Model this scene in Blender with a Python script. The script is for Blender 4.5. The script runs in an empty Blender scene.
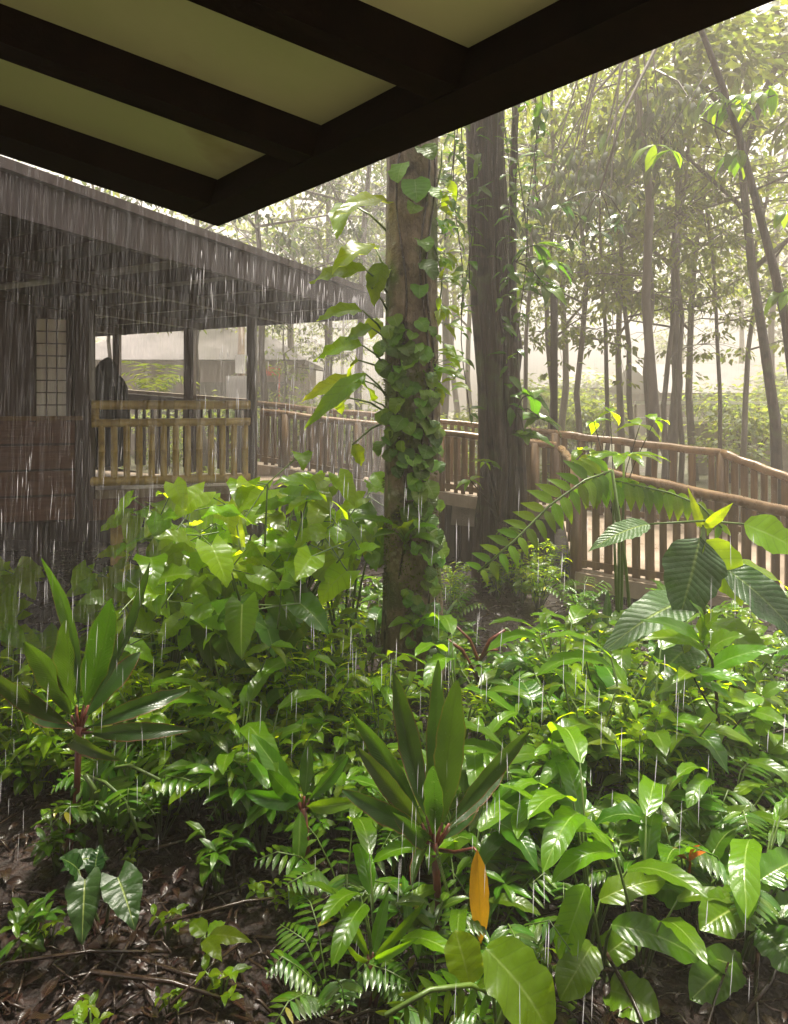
import bpy, math, random
from mathutils import Vector as V, Matrix, noise

R = math.radians
scene = bpy.context.scene
COL = scene.collection
F, CX, CY, EYE = 660.0, 394.0, 400.0, 2.2

# ------------------------------------------------------------------ camera
cd = bpy.data.cameras.new('camera'); cam = bpy.data.objects.new('camera', cd); COL.objects.link(cam)
cam.location = (0, 0, EYE); cam.rotation_euler = (R(90), 0, 0)
cd.sensor_fit = 'HORIZONTAL'; cd.sensor_width = 36; cd.lens = F / 788 * 36
cd.shift_y = -(512 - CY) / 788
cd.clip_start = .05; cd.clip_end = 500
scene.camera = cam
# ------------------------------------------------------------------ sky, sun, exposure
SUN_EL, SUN_AZ = 71, 24           # sun high behind the garden, a little to the right (azimuth from +Y towards +X)
w = bpy.data.worlds.new('World'); scene.world = w; w.use_nodes = True
nt = w.node_tree; nt.nodes.clear()
sky = nt.nodes.new('ShaderNodeTexSky'); sky.sky_type = 'NISHITA'; sky.sun_disc = False
sky.sun_elevation = R(SUN_EL); sky.sun_rotation = R(SUN_AZ); sky.dust_density = 6; sky.air_density = 1.0; sky.ozone_density = .6
hsv = nt.nodes.new('ShaderNodeHueSaturation'); hsv.inputs['Saturation'].default_value = .18
tint = nt.nodes.new('ShaderNodeMixRGB'); tint.blend_type = 'MULTIPLY'; tint.inputs[0].default_value = 1; tint.inputs[2].default_value = (1.0, .97, .93, 1)
bg = nt.nodes.new('ShaderNodeBackground'); bg.inputs[1].default_value = .08
out = nt.nodes.new('ShaderNodeOutputWorld')
nt.links.new(sky.outputs[0], hsv.inputs['Color']); nt.links.new(hsv.outputs[0], tint.inputs[1])
nt.links.new(tint.outputs[0], bg.inputs[0]); nt.links.new(bg.outputs[0], out.inputs[0])
sl = bpy.data.lights.new('sun', 'SUN'); so = bpy.data.objects.new('sun', sl); COL.objects.link(so)
sl.energy = 4.8; sl.angle = R(10); sl.color = (1, .94, .80)
so.rotation_euler = (R(-(90 - SUN_EL)), 0, R(-SUN_AZ))
scene.view_settings.view_transform = 'Standard'; scene.view_settings.look = 'None'
scene.view_settings.gamma = 1; scene.view_settings.use_curve_mapping = False
scene.view_settings.exposure = 1.75
cy = scene.cycles
cy.max_bounces = 7; cy.diffuse_bounces = 3; cy.glossy_bounces = 2; cy.transmission_bounces = 4; cy.transparent_max_bounces = 8
cy.volume_bounces = 3; cy.caustics_reflective = False; cy.caustics_refractive = False
cy.sample_clamp_indirect = 6
cy.use_denoising = True
try: cy.denoiser = 'OPENIMAGEDENOISE'
except Exception: pass

def P(px, py, D): return V(((px - CX) / F * D, D, EYE - (py - CY) / F * D))
def S(px, D): return px / F * D

# ------------------------------------------------------------------ mesh builder
class MB:
    def __init__(s): s.v = []; s.f = []; s.uv = []; s.mi = []
    def quad(s, idx, uvs=None, mi=0):
        s.f.append(tuple(idx)); s.uv.append(uvs or [(0, 0)] * len(idx)); s.mi.append(mi)
    def add(s, p): s.v.append(tuple(p)); return len(s.v) - 1
    def box(s, a, b, up, w, h, mi=0):
        """bar from a to b; w across, h along up; centred"""
        a, b = V(a), V(b); d = (b - a).normalized(); sd = d.cross(V(up)).normalized(); u = sd.cross(d).normalized()
        i = len(s.v); L = (b - a).length
        for p in (a, b):
            for x, y in ((-1, -1), (1, -1), (1, 1), (-1, 1)): s.add(p + sd * x * w / 2 + u * y * h / 2)
        for q in ((0, 3, 2, 1), (4, 5, 6, 7), (0, 1, 5, 4), (1, 2, 6, 5), (2, 3, 7, 6), (3, 0, 4, 7)):
            s.quad([i + k for k in reversed(q)], [(0, 0), (1, 0), (1, L), (0, L)], mi)
    def aabox(s, lo, hi, mi=0):
        x0, y0, z0 = lo; x1, y1, z1 = hi
        s.box(((x0 + x1) / 2, (y0 + y1) / 2, z0), ((x0 + x1) / 2, (y0 + y1) / 2, z1), (0, 1, 0), abs(x1 - x0), abs(y1 - y0), mi)
    def tube(s, pts, rad, n=7, cap=True, jit=0, rng=random, mi=0):
        pts = [V(p) for p in pts]; N = len(pts); rings = []; L = 0
        for k, p in enumerate(pts):
            t = (pts[min(k + 1, N - 1)] - pts[max(k - 1, 0)]).normalized()
            ref = V((0, 1, 0)) if abs(t.y) < .9 else V((1, 0, 0))
            a = t.cross(ref).normalized(); b = t.cross(a)
            r = rad[k] if isinstance(rad, (list, tuple)) else rad
            if k: L += (p - pts[k - 1]).length
            rings.append(([s.add(p + (a * math.cos(2 * math.pi * j / n) + b * math.sin(2 * math.pi * j / n)) * r * (1 + rng.uniform(-jit, jit))) for j in range(n)], L))
        for (r0, l0), (r1, l1) in zip(rings, rings[1:]):
            for j in range(n):
                k = (j + 1) % n
                s.quad([r0[j], r0[k], r1[k], r1[j]], [(j / n, l0), ((j + 1) / n, l0), ((j + 1) / n, l1), (j / n, l1)], mi)
        if cap:
            s.quad(list(reversed(rings[0][0])), None, mi); s.quad(rings[-1][0], None, mi)
    def sheet(s, rows, mi=0):
        n = len(rows[0]); idx = [[s.add(p) for p in r] for r in rows]
        for a in range(len(rows) - 1):
            for b in range(n - 1):
                s.quad([idx[a][b], idx[a][b + 1], idx[a + 1][b + 1], idx[a + 1][b]],
                       [(b / (n - 1), a / (len(rows) - 1)), ((b + 1) / (n - 1), a / (len(rows) - 1)), ((b + 1) / (n - 1), (a + 1) / (len(rows) - 1)), (b / (n - 1), (a + 1) / (len(rows) - 1))], mi)
    def leaf(s, A, B, W, prof='ovate', bow=.15, up=(0, 0, 1), fold=.25, wave=.06, nl=8, ns=2, rng=random, twist=0, mi=0):
        A, B = V(A), V(B); L = (B - A).length
        if L < 1e-5: return
        up = V(up); d0 = (B - A).normalized(); sd = d0.cross(up)
        if sd.length < .05: sd = d0.cross(V((.3, -1, .1)))
        sd.normalize(); nn = sd.cross(d0).normalized()
        C = (A + B) / 2 + nn * bow * L * 2 * .5 + nn * bow * L * .5
        ph = rng.uniform(0, 6.28); fr = rng.uniform(2.2, 4)
        rows = []
        for i in range(nl + 1):
            t = i / nl
            p = A * (1 - t) ** 2 + C * 2 * t * (1 - t) + B * t * t
            tg = ((C - A) * (1 - t) + (B - C) * t)
            tg = tg.normalized() if tg.length > 1e-6 else d0
            sdt = (sd - tg * sd.dot(tg)).normalized()
            if twist: sdt = Matrix.Rotation(twist * (t - .3), 3, tg) @ sdt
            n = sdt.cross(tg).normalized()
            hw = PROF[prof](t) * W / 2 * (1 + rng.uniform(-.05, .05)); row = []
            for j in range(-ns, ns + 1):
                q = j / ns; aq = abs(q)
                o = p + sdt * hw * q * ((1 + rng.uniform(-.06, .06)) if aq == 1 else 1) + n * (fold * hw * aq + wave * W * aq * math.sin(ph + fr * 6.28 * t + (1.3 if q > 0 else 0)))
                if prof == 'heart': o = o - tg * (L * .24 * aq * (1 - t) ** 4)
                row.append(o)
            rows.append(row)
        s.sheet(rows, mi)
    def tinyleaf(s, p, d, n, L, W):
        d = d.normalized(); sd = d.cross(n)
        if sd.length < 1e-3: sd = V((1, 0, 0))
        sd.normalize(); n2 = sd.cross(d)
        i = [s.add(p), s.add(p + d * L * .45 + sd * W / 2 + n2 * W * .12), s.add(p + d * L - n2 * L * .12), s.add(p + d * L * .45 - sd * W / 2 + n2 * W * .12)]
        s.quad(i, [(.5, 0), (1, .45), (.5, 1), (0, .45)])
    def build(s, name, mat, parent=None, smooth=True, loc=None):
        me = bpy.data.meshes.new(name); me.from_pydata(s.v, [], s.f)
        ul = me.uv_layers.new(name='UVMap')
        flat = [c for u in s.uv for q in u for c in q]
        ul.data.foreach_set('uv', flat)
        mats = mat if isinstance(mat, (list, tuple)) else [mat]
        for m in mats: me.materials.append(m)
        me.polygons.foreach_set('material_index', s.mi)
        me.polygons.foreach_set('use_smooth', [smooth] * len(s.f))
        me.update()
        o = bpy.data.objects.new(name, me); COL.objects.link(o)
        if parent is not None:
            o.parent = parent
        if loc is not None: o.location = loc
        return o

def _lance(t): return max(.03, math.sin(math.pi * min(1, t ** .85)) ** .8)
def _ovate(t): return max(.03, (math.sin(math.pi * t ** .72) ** .9) * (1 - .25 * t))
def _heart(t): return max(.03, (1 - t ** 1.6) ** .85 * (.55 + .45 * min(1, t / .18)) * 1.0)
def _paddle(t): return max(.03, min(1, math.sin(math.pi * min(1, .03 + t * .97)) * 1.5) ** .75 * (1 - .12 * t))
def _cord(t): return max(.10, .10 + .9 * math.sin(math.pi * min(1, max(0, (t - .08) / .92)) ** .95) ** .75) if t < .97 else .08
def _round(t): return max(.03, math.sin(math.pi * min(1, .04 + .96 * t) ** .8) ** .6)
PROF = dict(round=_round, lance=_lance, ovate=_ovate, heart=_heart, paddle=_paddle, cord=_cord)

# ------------------------------------------------------------------ materials
def newmat(name):
    m = bpy.data.materials.new(name); m.use_nodes = True; n = m.node_tree; n.nodes.clear(); return m, n
def N(nt, t, **kw):
    o = nt.nodes.new(t)
    for k, v in kw.items(): setattr(o, k, v)
    return o
def math_(nt, op, a, b=None, clamp=False):
    m = N(nt, 'ShaderNodeMath', operation=op); m.use_clamp = clamp
    for i, x in enumerate((a, b)):
        if x is None: continue
        if isinstance(x, (int, float)): m.inputs[i].default_value = x
        else: nt.links.new(x, m.inputs[i])
    return m.outputs[0]
def mix_(nt, f, a, b, bt='MIX'):
    m = N(nt, 'ShaderNodeMixRGB', blend_type=bt)
    for i, x in enumerate((f, a, b)):
        if isinstance(x, (int, float)): m.inputs[i].default_value = x
        elif isinstance(x, tuple): m.inputs[i].default_value = (*x, 1) if len(x) == 3 else x
        else: nt.links.new(x, m.inputs[i])
    return m.outputs[0]
def ramp_(nt, f, stops):
    r = N(nt, 'ShaderNodeValToRGB'); nt.links.new(f, r.inputs[0])
    el = r.color_ramp.elements
    while len(el) < len(stops): el.new(.5)
    for e, (p, c) in zip(el, stops): e.position = p; e.color = (*c, 1)
    return r.outputs[0]

def leafmat(name, base, trans, rough=.28, tf=.42, veins=9, edge=None, midrib=(.35, .45, .12), vary=.55, bump=.16, old=.0, spec=.36):
    m, nt = newmat(name); L = nt.links
    uv = N(nt, 'ShaderNodeUVMap'); uv.uv_map = 'UVMap'
    sp = N(nt, 'ShaderNodeSeparateXYZ'); L.new(uv.outputs[0], sp.inputs[0])
    au = math_(nt, 'MULTIPLY', math_(nt, 'ABSOLUTE', math_(nt, 'SUBTRACT', sp.outputs[0], .5)), 2)
    vv = math_(nt, 'SUBTRACT', math_(nt, 'MULTIPLY', sp.outputs[1], veins), math_(nt, 'MULTIPLY', au, veins * .16))
    pp = math_(nt, 'PINGPONG', vv, .5)                      # 0 at veins
    vein = math_(nt, 'SUBTRACT', 1, math_(nt, 'MULTIPLY', pp, 9, True), True)
    mid = math_(nt, 'SUBTRACT', 1, math_(nt, 'MULTIPLY', au, 14, True), True)
    geo = N(nt, 'ShaderNodeNewGeometry'); oi = N(nt, 'ShaderNodeObjectInfo')
    no = N(nt, 'ShaderNodeTexNoise'); no.inputs['Scale'].default_value = 14; no.inputs['Detail'].default_value = 4
    hs = N(nt, 'ShaderNodeHueSaturation')
    rnd = geo.outputs['Random Per Island']
    hue = math_(nt, 'ADD', .5, math_(nt, 'MULTIPLY', math_(nt, 'SUBTRACT', rnd, .5), .045))
    val = math_(nt, 'ADD', 1 - vary * .6, math_(nt, 'MULTIPLY', math_(nt, 'FRACT', math_(nt, 'ADD', math_(nt, 'MULTIPLY', rnd, 7.13), oi.outputs['Random'])), vary * 1.4))
    L.new(hue, hs.inputs['Hue']); L.new(val, hs.inputs['Value'])
    c = mix_(nt, math_(nt, 'MULTIPLY', no.outputs[0], .5), base, tuple(x * .55 for x in base))
    c = mix_(nt, math_(nt, 'MULTIPLY', vein, .12), c, tuple(min(1, x * 1.9 + .01) for x in base))
    c = mix_(nt, math_(nt, 'MULTIPLY', mid, .6), c, midrib if midrib else base)
    sn = N(nt, 'ShaderNodeTexNoise'); sn.inputs['Scale'].default_value = 55; sn.inputs['Detail'].default_value = 3
    c = mix_(nt, math_(nt, 'MULTIPLY', math_(nt, 'SUBTRACT', sn.outputs[0], .69, True), 14, True), c, (.09, .055, .012))
    if edge:
        e = math_(nt, 'MULTIPLY', math_(nt, 'SUBTRACT', au, .86, True), 7, True)
        c = mix_(nt, e, c, edge)
    if old:
        c = mix_(nt, math_(nt, 'GREATER_THAN', rnd, 1 - old), c, (.30, .24, .03))
    L.new(c, hs.inputs['Color'])
    bs = N(nt, 'ShaderNodeBsdfPrincipled'); L.new(hs.outputs[0], bs.inputs['Base Color'])
    wet = N(nt, 'ShaderNodeTexNoise'); wet.inputs['Scale'].default_value = 30; wet.inputs['Detail'].default_value = 2
    bead = N(nt, 'ShaderNodeTexNoise'); bead.inputs['Scale'].default_value = 170; bead.inputs['Detail'].default_value = 1
    rg = math_(nt, 'ADD', rough - .1, math_(nt, 'MULTIPLY', wet.outputs[0], .25))
    L.new(rg, bs.inputs['Roughness']); bs.inputs['Specular IOR Level'].default_value = spec
    bp = N(nt, 'ShaderNodeBump'); bp.inputs['Strength'].default_value = bump; bp.inputs['Distance'].default_value = .01
    hgt = math_(nt, 'ADD', math_(nt, 'SUBTRACT', math_(nt, 'POWER', math_(nt, 'MULTIPLY', pp, 2), .5), math_(nt, 'MULTIPLY', mid, .8)), math_(nt, 'ADD', math_(nt, 'MULTIPLY', wet.outputs[0], .5), math_(nt, 'MULTIPLY', bead.outputs[0], .35)))
    L.new(hgt, bp.inputs['Height']); L.new(bp.outputs[0], bs.inputs['Normal'])
    tr = N(nt, 'ShaderNodeBsdfTranslucent')
    tc = N(nt, 'ShaderNodeHueSaturation'); L.new(hue, tc.inputs['Hue']); L.new(val, tc.inputs['Value'])
    L.new(mix_(nt, math_(nt, 'MAXIMUM', math_(nt, 'MULTIPLY', vein, .45), math_(nt, 'MULTIPLY', mid, .5)), mix_(nt, no.outputs[0], trans, tuple(x * .7 for x in trans)), tuple(x * .45 for x in trans)), tc.inputs['Color'])
    L.new(tc.outputs[0], tr.inputs['Color'])
    mx = N(nt, 'ShaderNodeMixShader'); mx.inputs[0].default_value = tf
    L.new(bs.outputs[0], mx.inputs[1]); L.new(tr.outputs[0], mx.inputs[2])
    o = N(nt, 'ShaderNodeOutputMaterial'); L.new(mx.outputs[0], o.inputs[0])
    return m

def solid(name, stops, scale=6, stretch=(1, 1, 1), rough=.5, bump=.3, detail=6, dist=.02, spec=.5, rvar=.2, coords='Object', patch=None):
    m, nt = newmat(name); L = nt.links
    tc = N(nt, 'ShaderNodeTexCoord'); mp = N(nt, 'ShaderNodeMapping'); mp.inputs['Scale'].default_value = stretch
    L.new(tc.outputs[coords], mp.inputs[0])
    no = N(nt, 'ShaderNodeTexNoise'); no.inputs['Scale'].default_value = scale; no.inputs['Detail'].default_value = detail; no.inputs['Roughness'].default_value = .62
    L.new(mp.outputs[0], no.inputs['Vector'])
    c = ramp_(nt, no.outputs[0], stops)
    if patch:
        for col, sc, lo in patch:
            n2 = N(nt, 'ShaderNodeTexNoise'); n2.inputs['Scale'].default_value = sc; n2.inputs['Detail'].default_value = 5
            L.new(tc.outputs[coords], n2.inputs['Vector'])
            f = math_(nt, 'MULTIPLY', math_(nt, 'SUBTRACT', n2.outputs[0], lo, True), 9, True)
            c = mix_(nt, f, c, col)
    bs = N(nt, 'ShaderNodeBsdfPrincipled'); L.new(c, bs.inputs['Base Color'])
    L.new(math_(nt, 'ADD', rough - rvar / 2, math_(nt, 'MULTIPLY', no.outputs[0], rvar)), bs.inputs['Roughness'])
    bs.inputs['Specular IOR Level'].default_value = spec
    bp = N(nt, 'ShaderNodeBump'); bp.inputs['Strength'].default_value = bump; bp.inputs['Distance'].default_value = dist
    L.new(no.outputs[0], bp.inputs['Height']); L.new(bp.outputs[0], bs.inputs['Normal'])
    o = N(nt, 'ShaderNodeOutputMaterial'); L.new(bs.outputs[0], o.inputs[0])
    return m

M = {}
M['lime'] = leafmat('lime_leaf', (.12, .21, .004), (.66, .86, .006), tf=.62, veins=7, rough=.22)
M['fresh'] = leafmat('fresh_leaf', (.085, .175, .004), (.38, .62, .005), tf=.48, old=.008, rough=.2)
M['green'] = leafmat('green_leaf', (.05, .12, .005), (.20, .42, .005), rough=.18, tf=.4, veins=12, old=.015)
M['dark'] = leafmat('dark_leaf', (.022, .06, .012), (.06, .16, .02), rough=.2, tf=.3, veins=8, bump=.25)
M['quilt'] = leafmat('quilted_leaf', (.05, .105, .03), (.13, .28, .03), rough=.26, tf=.3, veins=15, bump=.45)
M['cord'] = leafmat('cordyline_leaf', (.022, .062, .008), (.11, .22, .010), rough=.2, tf=.38, veins=30, edge=(.22, .05, .03), midrib=(.03, .05, .015), bump=.25, vary=.25)
M['cordred'] = solid('cordyline_stalk', [(.3, (.06, .02, .012)), (.7, (.2, .05, .03))], 20, rough=.35)
M['yellow'] = leafmat('yellow_leaf', (.62, .27, .012), (.75, .36, .01), tf=.4, veins=30, vary=.1, midrib=(.4, .2, .02))
M['dead'] = leafmat('dead_leaf', (.024, .011, .007), (.04, .016, .008), rough=.25, tf=.2, veins=10, midrib=(.12, .06, .03))
M['vine'] = leafmat('vine_leaf', (.10, .21, .016), (.28, .5, .02), rough=.2, tf=.35, veins=7, vary=.9, bump=.4)
M['mossy'] = leafmat('moss_tuft', (.07, .095, .010), (.18, .24, .01), rough=.7, tf=.4, veins=1, midrib=None, bump=0, vary=.6, spec=.2)
M['stem'] = solid('green_stem', [(.3, (.05, .09, .015)), (.7, (.11, .17, .03))], 12, rough=.35)
M['twig'] = solid('brown_twig', [(.3, (.012, .007, .005)), (.7, (.045, .026, .016))], 16, rough=.25)
M['tree_leaf'] = leafmat('tree_leaf', (.075, .105, .02), (.40, .48, .045), rough=.5, tf=.45, spec=.3, veins=1, midrib=None, bump=0, vary=.6)
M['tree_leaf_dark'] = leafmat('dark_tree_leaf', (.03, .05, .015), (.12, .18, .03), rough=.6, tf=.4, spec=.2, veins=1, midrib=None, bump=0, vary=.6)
M['bark_mossy'] = solid('mossy_bark', [(.25, (.035, .024, .014)), (.5, (.16, .115, .07)), (.75, (.33, .26, .18))], 10, (1, 1, .6), .5, 1.0, 12, .08,
                        patch=[((.075, .115, .010), 2.6, .50), ((.02, .012, .008), 7, .58), ((.42, .40, .33), 9, .64)])
M['bark_dark'] = solid('dark_wet_bark', [(.3, (.010, .007, .005)), (.58, (.055, .032, .022)), (.85, (.16, .10, .07))], 10, (1.6, 1.6, .2), .5, 1.0, 12, .08, patch=[((.05, .065, .015), 2.2, .55), ((.006, .004, .003), 4, .55)])
M['bark'] = solid('grey_bark', [(.3, (.05, .038, .028)), (.7, (.14, .108, .08))], 6, (1, 1, .3), .5, .6)
M['beam'] = solid('black_stained_timber', [(.3, (.006, .004, .003)), (.7, (.014, .009, .006))], 4, (3, 3, 3), .8, .2, spec=.08)
M['beam_red'] = solid('weathered_beam_edge', [(.3, (.03, .012, .008)), (.7, (.06, .025, .016))], 4, (1, 1, 1), .45, .2)
M['ceil'] = solid('olive_ceiling_board', [(.3, (.48, .58, .28)), (.7, (.56, .64, .34))], 2.0, (1, 1, 1), .7, .05, spec=.2, patch=[((.34, .33, .15), 1.3, .6)])
M['bwood'] = solid('dark_brown_timber', [(.3, (.022, .012, .010)), (.7, (.06, .034, .028))], 5, (2, 2, .5), .4, .3)
M['fascia'] = solid('dark_purple_brown_fascia', [(.3, (.016, .008, .009)), (.7, (.042, .022, .022))], 5, (2, 2, .5), .5, .3)
M['bwall'] = solid('reddish_brown_boards', [(.3, (.10, .045, .030)), (.7, (.18, .09, .06))], 5, (.5, .5, 5), .45, .3)
M['bamboo'] = solid('yellow_bamboo', [(.25, (.22, .14, .035)), (.5, (.48, .33, .085)), (.8, (.60, .46, .16))], 7, (1, 1, 1), .35, .25)
M['railwood'] = solid('brown_rail_timber', [(.25, (.05, .026, .010)), (.5, (.15, .082, .029)), (.8, (.26, .16, .065))], 6, (1, 1, .8), .28, .3)
M['picket'] = solid('wet_picket_timber', [(.25, (.035, .020, .009)), (.5, (.11, .062, .025)), (.8, (.23, .145, .065))], 7, (2, 2, .25), .32, .4)
M['deck'] = solid('pale_wet_decking', [(.3, (.20, .15, .11)), (.7, (.36, .28, .21))], 4, (1, 1, 1), .3, .2)
M['concrete'] = solid('weathered_concrete', [(.3, (.14, .11, .09)), (.7, (.3, .25, .21))], 3, rough=.5)
M['paper'] = solid('window_paper', [(.3, (.78, .74, .68)), (.7, (.86, .82, .76))], 3, rough=.5, bump=.02)
M['white'] = solid('white_paint', [(.3, (.68, .66, .62)), (.7, (.8, .78, .75))], 4, rough=.35, bump=.05)
M['black'] = solid('black_cloth', [(.3, (.006, .006, .007)), (.7, (.014, .014, .015))], 8, rough=.7, bump=.3, spec=.2)
M['red'] = solid('red_paint', [(.3, (.5, .03, .015)), (.7, (.6, .05, .02))], 4, rough=.4, bump=.02)
M['stucco'] = solid('mauve_stucco', [(.3, (.13, .095, .09)), (.7, (.2, .15, .14))], 1.5, rough=.8)
M['roofpale'] = solid('pale_metal_roof', [(.3, (.06, .05, .05)), (.7, (.11, .09, .088))], 2, rough=.4)
M['metal'] = solid('dark_metal', [(.3, (.03, .028, .026)), (.7, (.06, .055, .05))], 6, rough=.4)

def ground_mat():
    m, nt = newmat('wet_mulch_soil'); L = nt.links
    tc = N(nt, 'ShaderNodeTexCoord')
    a = N(nt, 'ShaderNodeTexNoise'); a.inputs['Scale'].default_value = 2.2; a.inputs['Detail'].default_value = 8; L.new(tc.outputs['Object'], a.inputs['Vector'])
    b = N(nt, 'ShaderNodeTexNoise'); b.inputs['Scale'].default_value = 34; b.inputs['Detail'].default_value = 6; L.new(tc.outputs['Object'], b.inputs['Vector'])
    g = N(nt, 'ShaderNodeTexNoise'); g.inputs['Scale'].default_value = .35; g.inputs['Detail'].default_value = 5; L.new(tc.outputs['Object'], g.inputs['Vector'])
    c = ramp_(nt, b.outputs[0], [(.3, (.005, .003, .0025)), (.55, (.02, .010, .007)), (.8, (.055, .028, .02))])
    c = mix_(nt, math_(nt, 'MULTIPLY', a.outputs[0], .5), c, (.02, .010, .008))
    geo = N(nt, 'ShaderNodeSeparateXYZ'); L.new(tc.outputs['Object'], geo.inputs[0])
    far = math_(nt, 'MULTIPLY', math_(nt, 'SUBTRACT', geo.outputs[1], 12.5, True), .4, True)
    gr = mix_(nt, b.outputs[0], (.05, .07, .018), (.16, .17, .06))
    gr = mix_(nt, math_(nt, 'MULTIPLY', math_(nt, 'SUBTRACT', g.outputs[0], .5, True), 6, True), gr, (.10, .075, .055))
    c = mix_(nt, far, c, gr)
    bs = N(nt, 'ShaderNodeBsdfPrincipled'); L.new(c, bs.inputs['Base Color'])
    L.new(math_(nt, 'ADD', .2, math_(nt, 'MULTIPLY', a.outputs[0], .6)), bs.inputs['Roughness']); bs.inputs['Specular IOR Level'].default_value = .3
    bp = N(nt, 'ShaderNodeBump'); bp.inputs['Strength'].default_value = 1; bp.inputs['Distance'].default_value = .03
    L.new(b.outputs[0], bp.inputs['Height']); L.new(bp.outputs[0], bs.inputs['Normal'])
    o = N(nt, 'ShaderNodeOutputMaterial'); L.new(bs.outputs[0], o.inputs[0]); return m
M['ground'] = ground_mat()
def rain_mat(tp_=.5):
    m, nt = newmat('rain_water'); L = nt.links
    d = N(nt, 'ShaderNodeBsdfDiffuse'); d.inputs[0].default_value = (.92, .89, .94, 1)
    t = N(nt, 'ShaderNodeBsdfTranslucent'); t.inputs[0].default_value = (.92, .89, .94, 1)
    tp = N(nt, 'ShaderNodeBsdfTransparent')
    a = N(nt, 'ShaderNodeMixShader'); a.inputs[0].default_value = .6; L.new(d.outputs[0], a.inputs[1]); L.new(t.outputs[0], a.inputs[2])
    b = N(nt, 'ShaderNodeMixShader'); b.inputs[0].default_value = tp_; L.new(a.outputs[0], b.inputs[1]); L.new(tp.outputs[0], b.inputs[2])
    o = N(nt, 'ShaderNodeOutputMaterial'); L.new(b.outputs[0], o.inputs[0]); return m
M['rain'] = rain_mat(.86); M['drip'] = rain_mat(.5)

# ------------------------------------------------------------------ object helpers
def tag(o, label=None, cat=None, group=None, kind=None):
    if label: o['label'] = label
    if cat: o['category'] = cat
    if group: o['group'] = group
    if kind: o['kind'] = kind
    return o
def thing(name, label, cat, loc=(0, 0, 0), group=None):
    o = bpy.data.objects.new(name, None); COL.objects.link(o); o.location = loc; o.empty_display_size = .1
    return tag(o, label, cat, group)
def part(mb, name, mat, th, smooth=True):
    """mesh given in world coords -> child of th (an unrotated empty or a part at its origin)"""
    w0 = V(th.location) if th.parent is None else V(th.parent.location)
    if th.parent is None and w0.length: mb.v = [tuple(V(p) - w0) for p in mb.v]
    elif th.parent is not None and w0.length: mb.v = [tuple(V(p) - w0) for p in mb.v]
    return mb.build(name, mat, th, smooth)
def copy_tree(o, parent=None):
    c = o.copy(); COL.objects.link(c); c.parent = parent
    for ch in list(o.children): copy_tree(ch, c)
    return c

def gz(x, y):
    b = .09 * noise.noise(V((x * .6, y * .6, 3))) + .03 * noise.noise(V((x * 2.3, y * 2.3, 7)))
    f = 1 if y < 8 else max(0, 1 - (y - 8) / 5)
    far = max(0, (y - 16)) * .004
    return b * f + far

# ================================================================== GROUND
g = MB()
xs = [-90, -60, -40, -26, -18, -13, -10] + [-8 + .25 * i for i in range(65)] + [10, 13, 18, 26, 40, 60, 90]
ys = [-12, -8, -4, -1, .5] + [1.2 + .2 * i for i in range(60)] + [14, 16, 18, 21, 25, 30, 38, 50, 70, 100]
g.sheet([[V((x, y, gz(x, y))) for x in xs] for y in ys])
tag(g.build('ground', M['ground']), kind='structure')

# leaf litter and twigs: nobody could count it
rng = random.Random(5)
lt = MB()
for k in range(10000):
    y = 1.6 + 8 * rng.random() ** 1.2; x = rng.uniform(-.68, .68) * y
    z = gz(x, y) + rng.uniform(.004, .03); a = rng.uniform(0, 6.28); d = V((math.cos(a), math.sin(a), rng.uniform(-.15, .25)))
    if rng.random() < .5:
        L = rng.uniform(.03, .16) if rng.random() < .9 else rng.uniform(.2, .6); q = V((x, y, z)); m_ = q + d * L * .5 + V((0, 0, rng.uniform(0, .03)))
        lt.tube([q, m_, q + d * L + V((rng.uniform(-.04, .04), rng.uniform(-.04, .04), 0))], [.005 * rng.random() + .0015 + L * .006] * 3, 5, jit=.3, rng=rng, mi=1)
    else:
        L = rng.uniform(.03, .11); lt.leaf(V((x, y, z + .01)), V((x, y, z + .012)) + d * L, L * .5, 'ovate', .1, V((rng.uniform(-.6, .6), rng.uniform(-.6, .6), 1)), .3, .1, 4, 1, rng)
tag(lt.build('leaf_litter', [M['dead'], M['twig']]), 'dark wet dead leaves and twigs covering the soil', 'leaf litter', kind='stuff')

# ================================================================== OWN VERANDA (roof over the viewer)
nrm = V((.23, .18, 1.0)); H = 1.2; C0 = V((0, 0, EYE)); nl_ = nrm.length; nh = nrm / nl_
def rp(px, py, drop=0):       # point of the photo on the soffit plane lowered by drop
    r = V(((px - CX) / F, 1, -(py - CY) / F)); return C0 + r * ((H - drop * nl_) / nrm.dot(r))
u_ = V((.932, .252, 0)); u_.z = -(nrm.x * u_.x + nrm.y * u_.y); u_.normalize()
e_ = V((.655, -.756, 0)); e_.z = -(nrm.x * e_.x + nrm.y * e_.y); e_.normalize()    # runs along the eave towards the viewer
K = rp(218, 180)             # inner corner where edge beam and eave beam meet
def uv(p):
    d = p - K; c = u_.dot(e_); a, b = d.dot(u_), d.dot(e_); return (a - c * b) / (1 - c * c), (b - c * a) / (1 - c * c)
def W_(u, e, n=0): return K + u_ * u + e_ * e + nh * n
ver = thing('veranda_roof', 'dark timber veranda roof overhead with olive ceiling panels between black rafters', 'roof', K)
BD = .11
def beamU(e0, e1, u0, u1, n0, n1):
    m = MB(); i = [m.add(W_(u, e, n)) for u in (u0, u1) for e, n in ((e0, n0), (e1, n0), (e1, n1), (e0, n1))]
    for q in ((0, 3, 2, 1), (4, 5, 6, 7), (0, 1, 5, 4), (1, 2, 6, 5), (2, 3, 7, 6), (3, 0, 4, 7)): m.quad([i[k] for k in q])
    return m
eA = uv(rp(212, 228, BD)); eL = uv(rp(0, 150, BD))
r12n = uv(rp(317, 124))[1]; r12f = uv(rp(262, 153, BD))[1]
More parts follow.
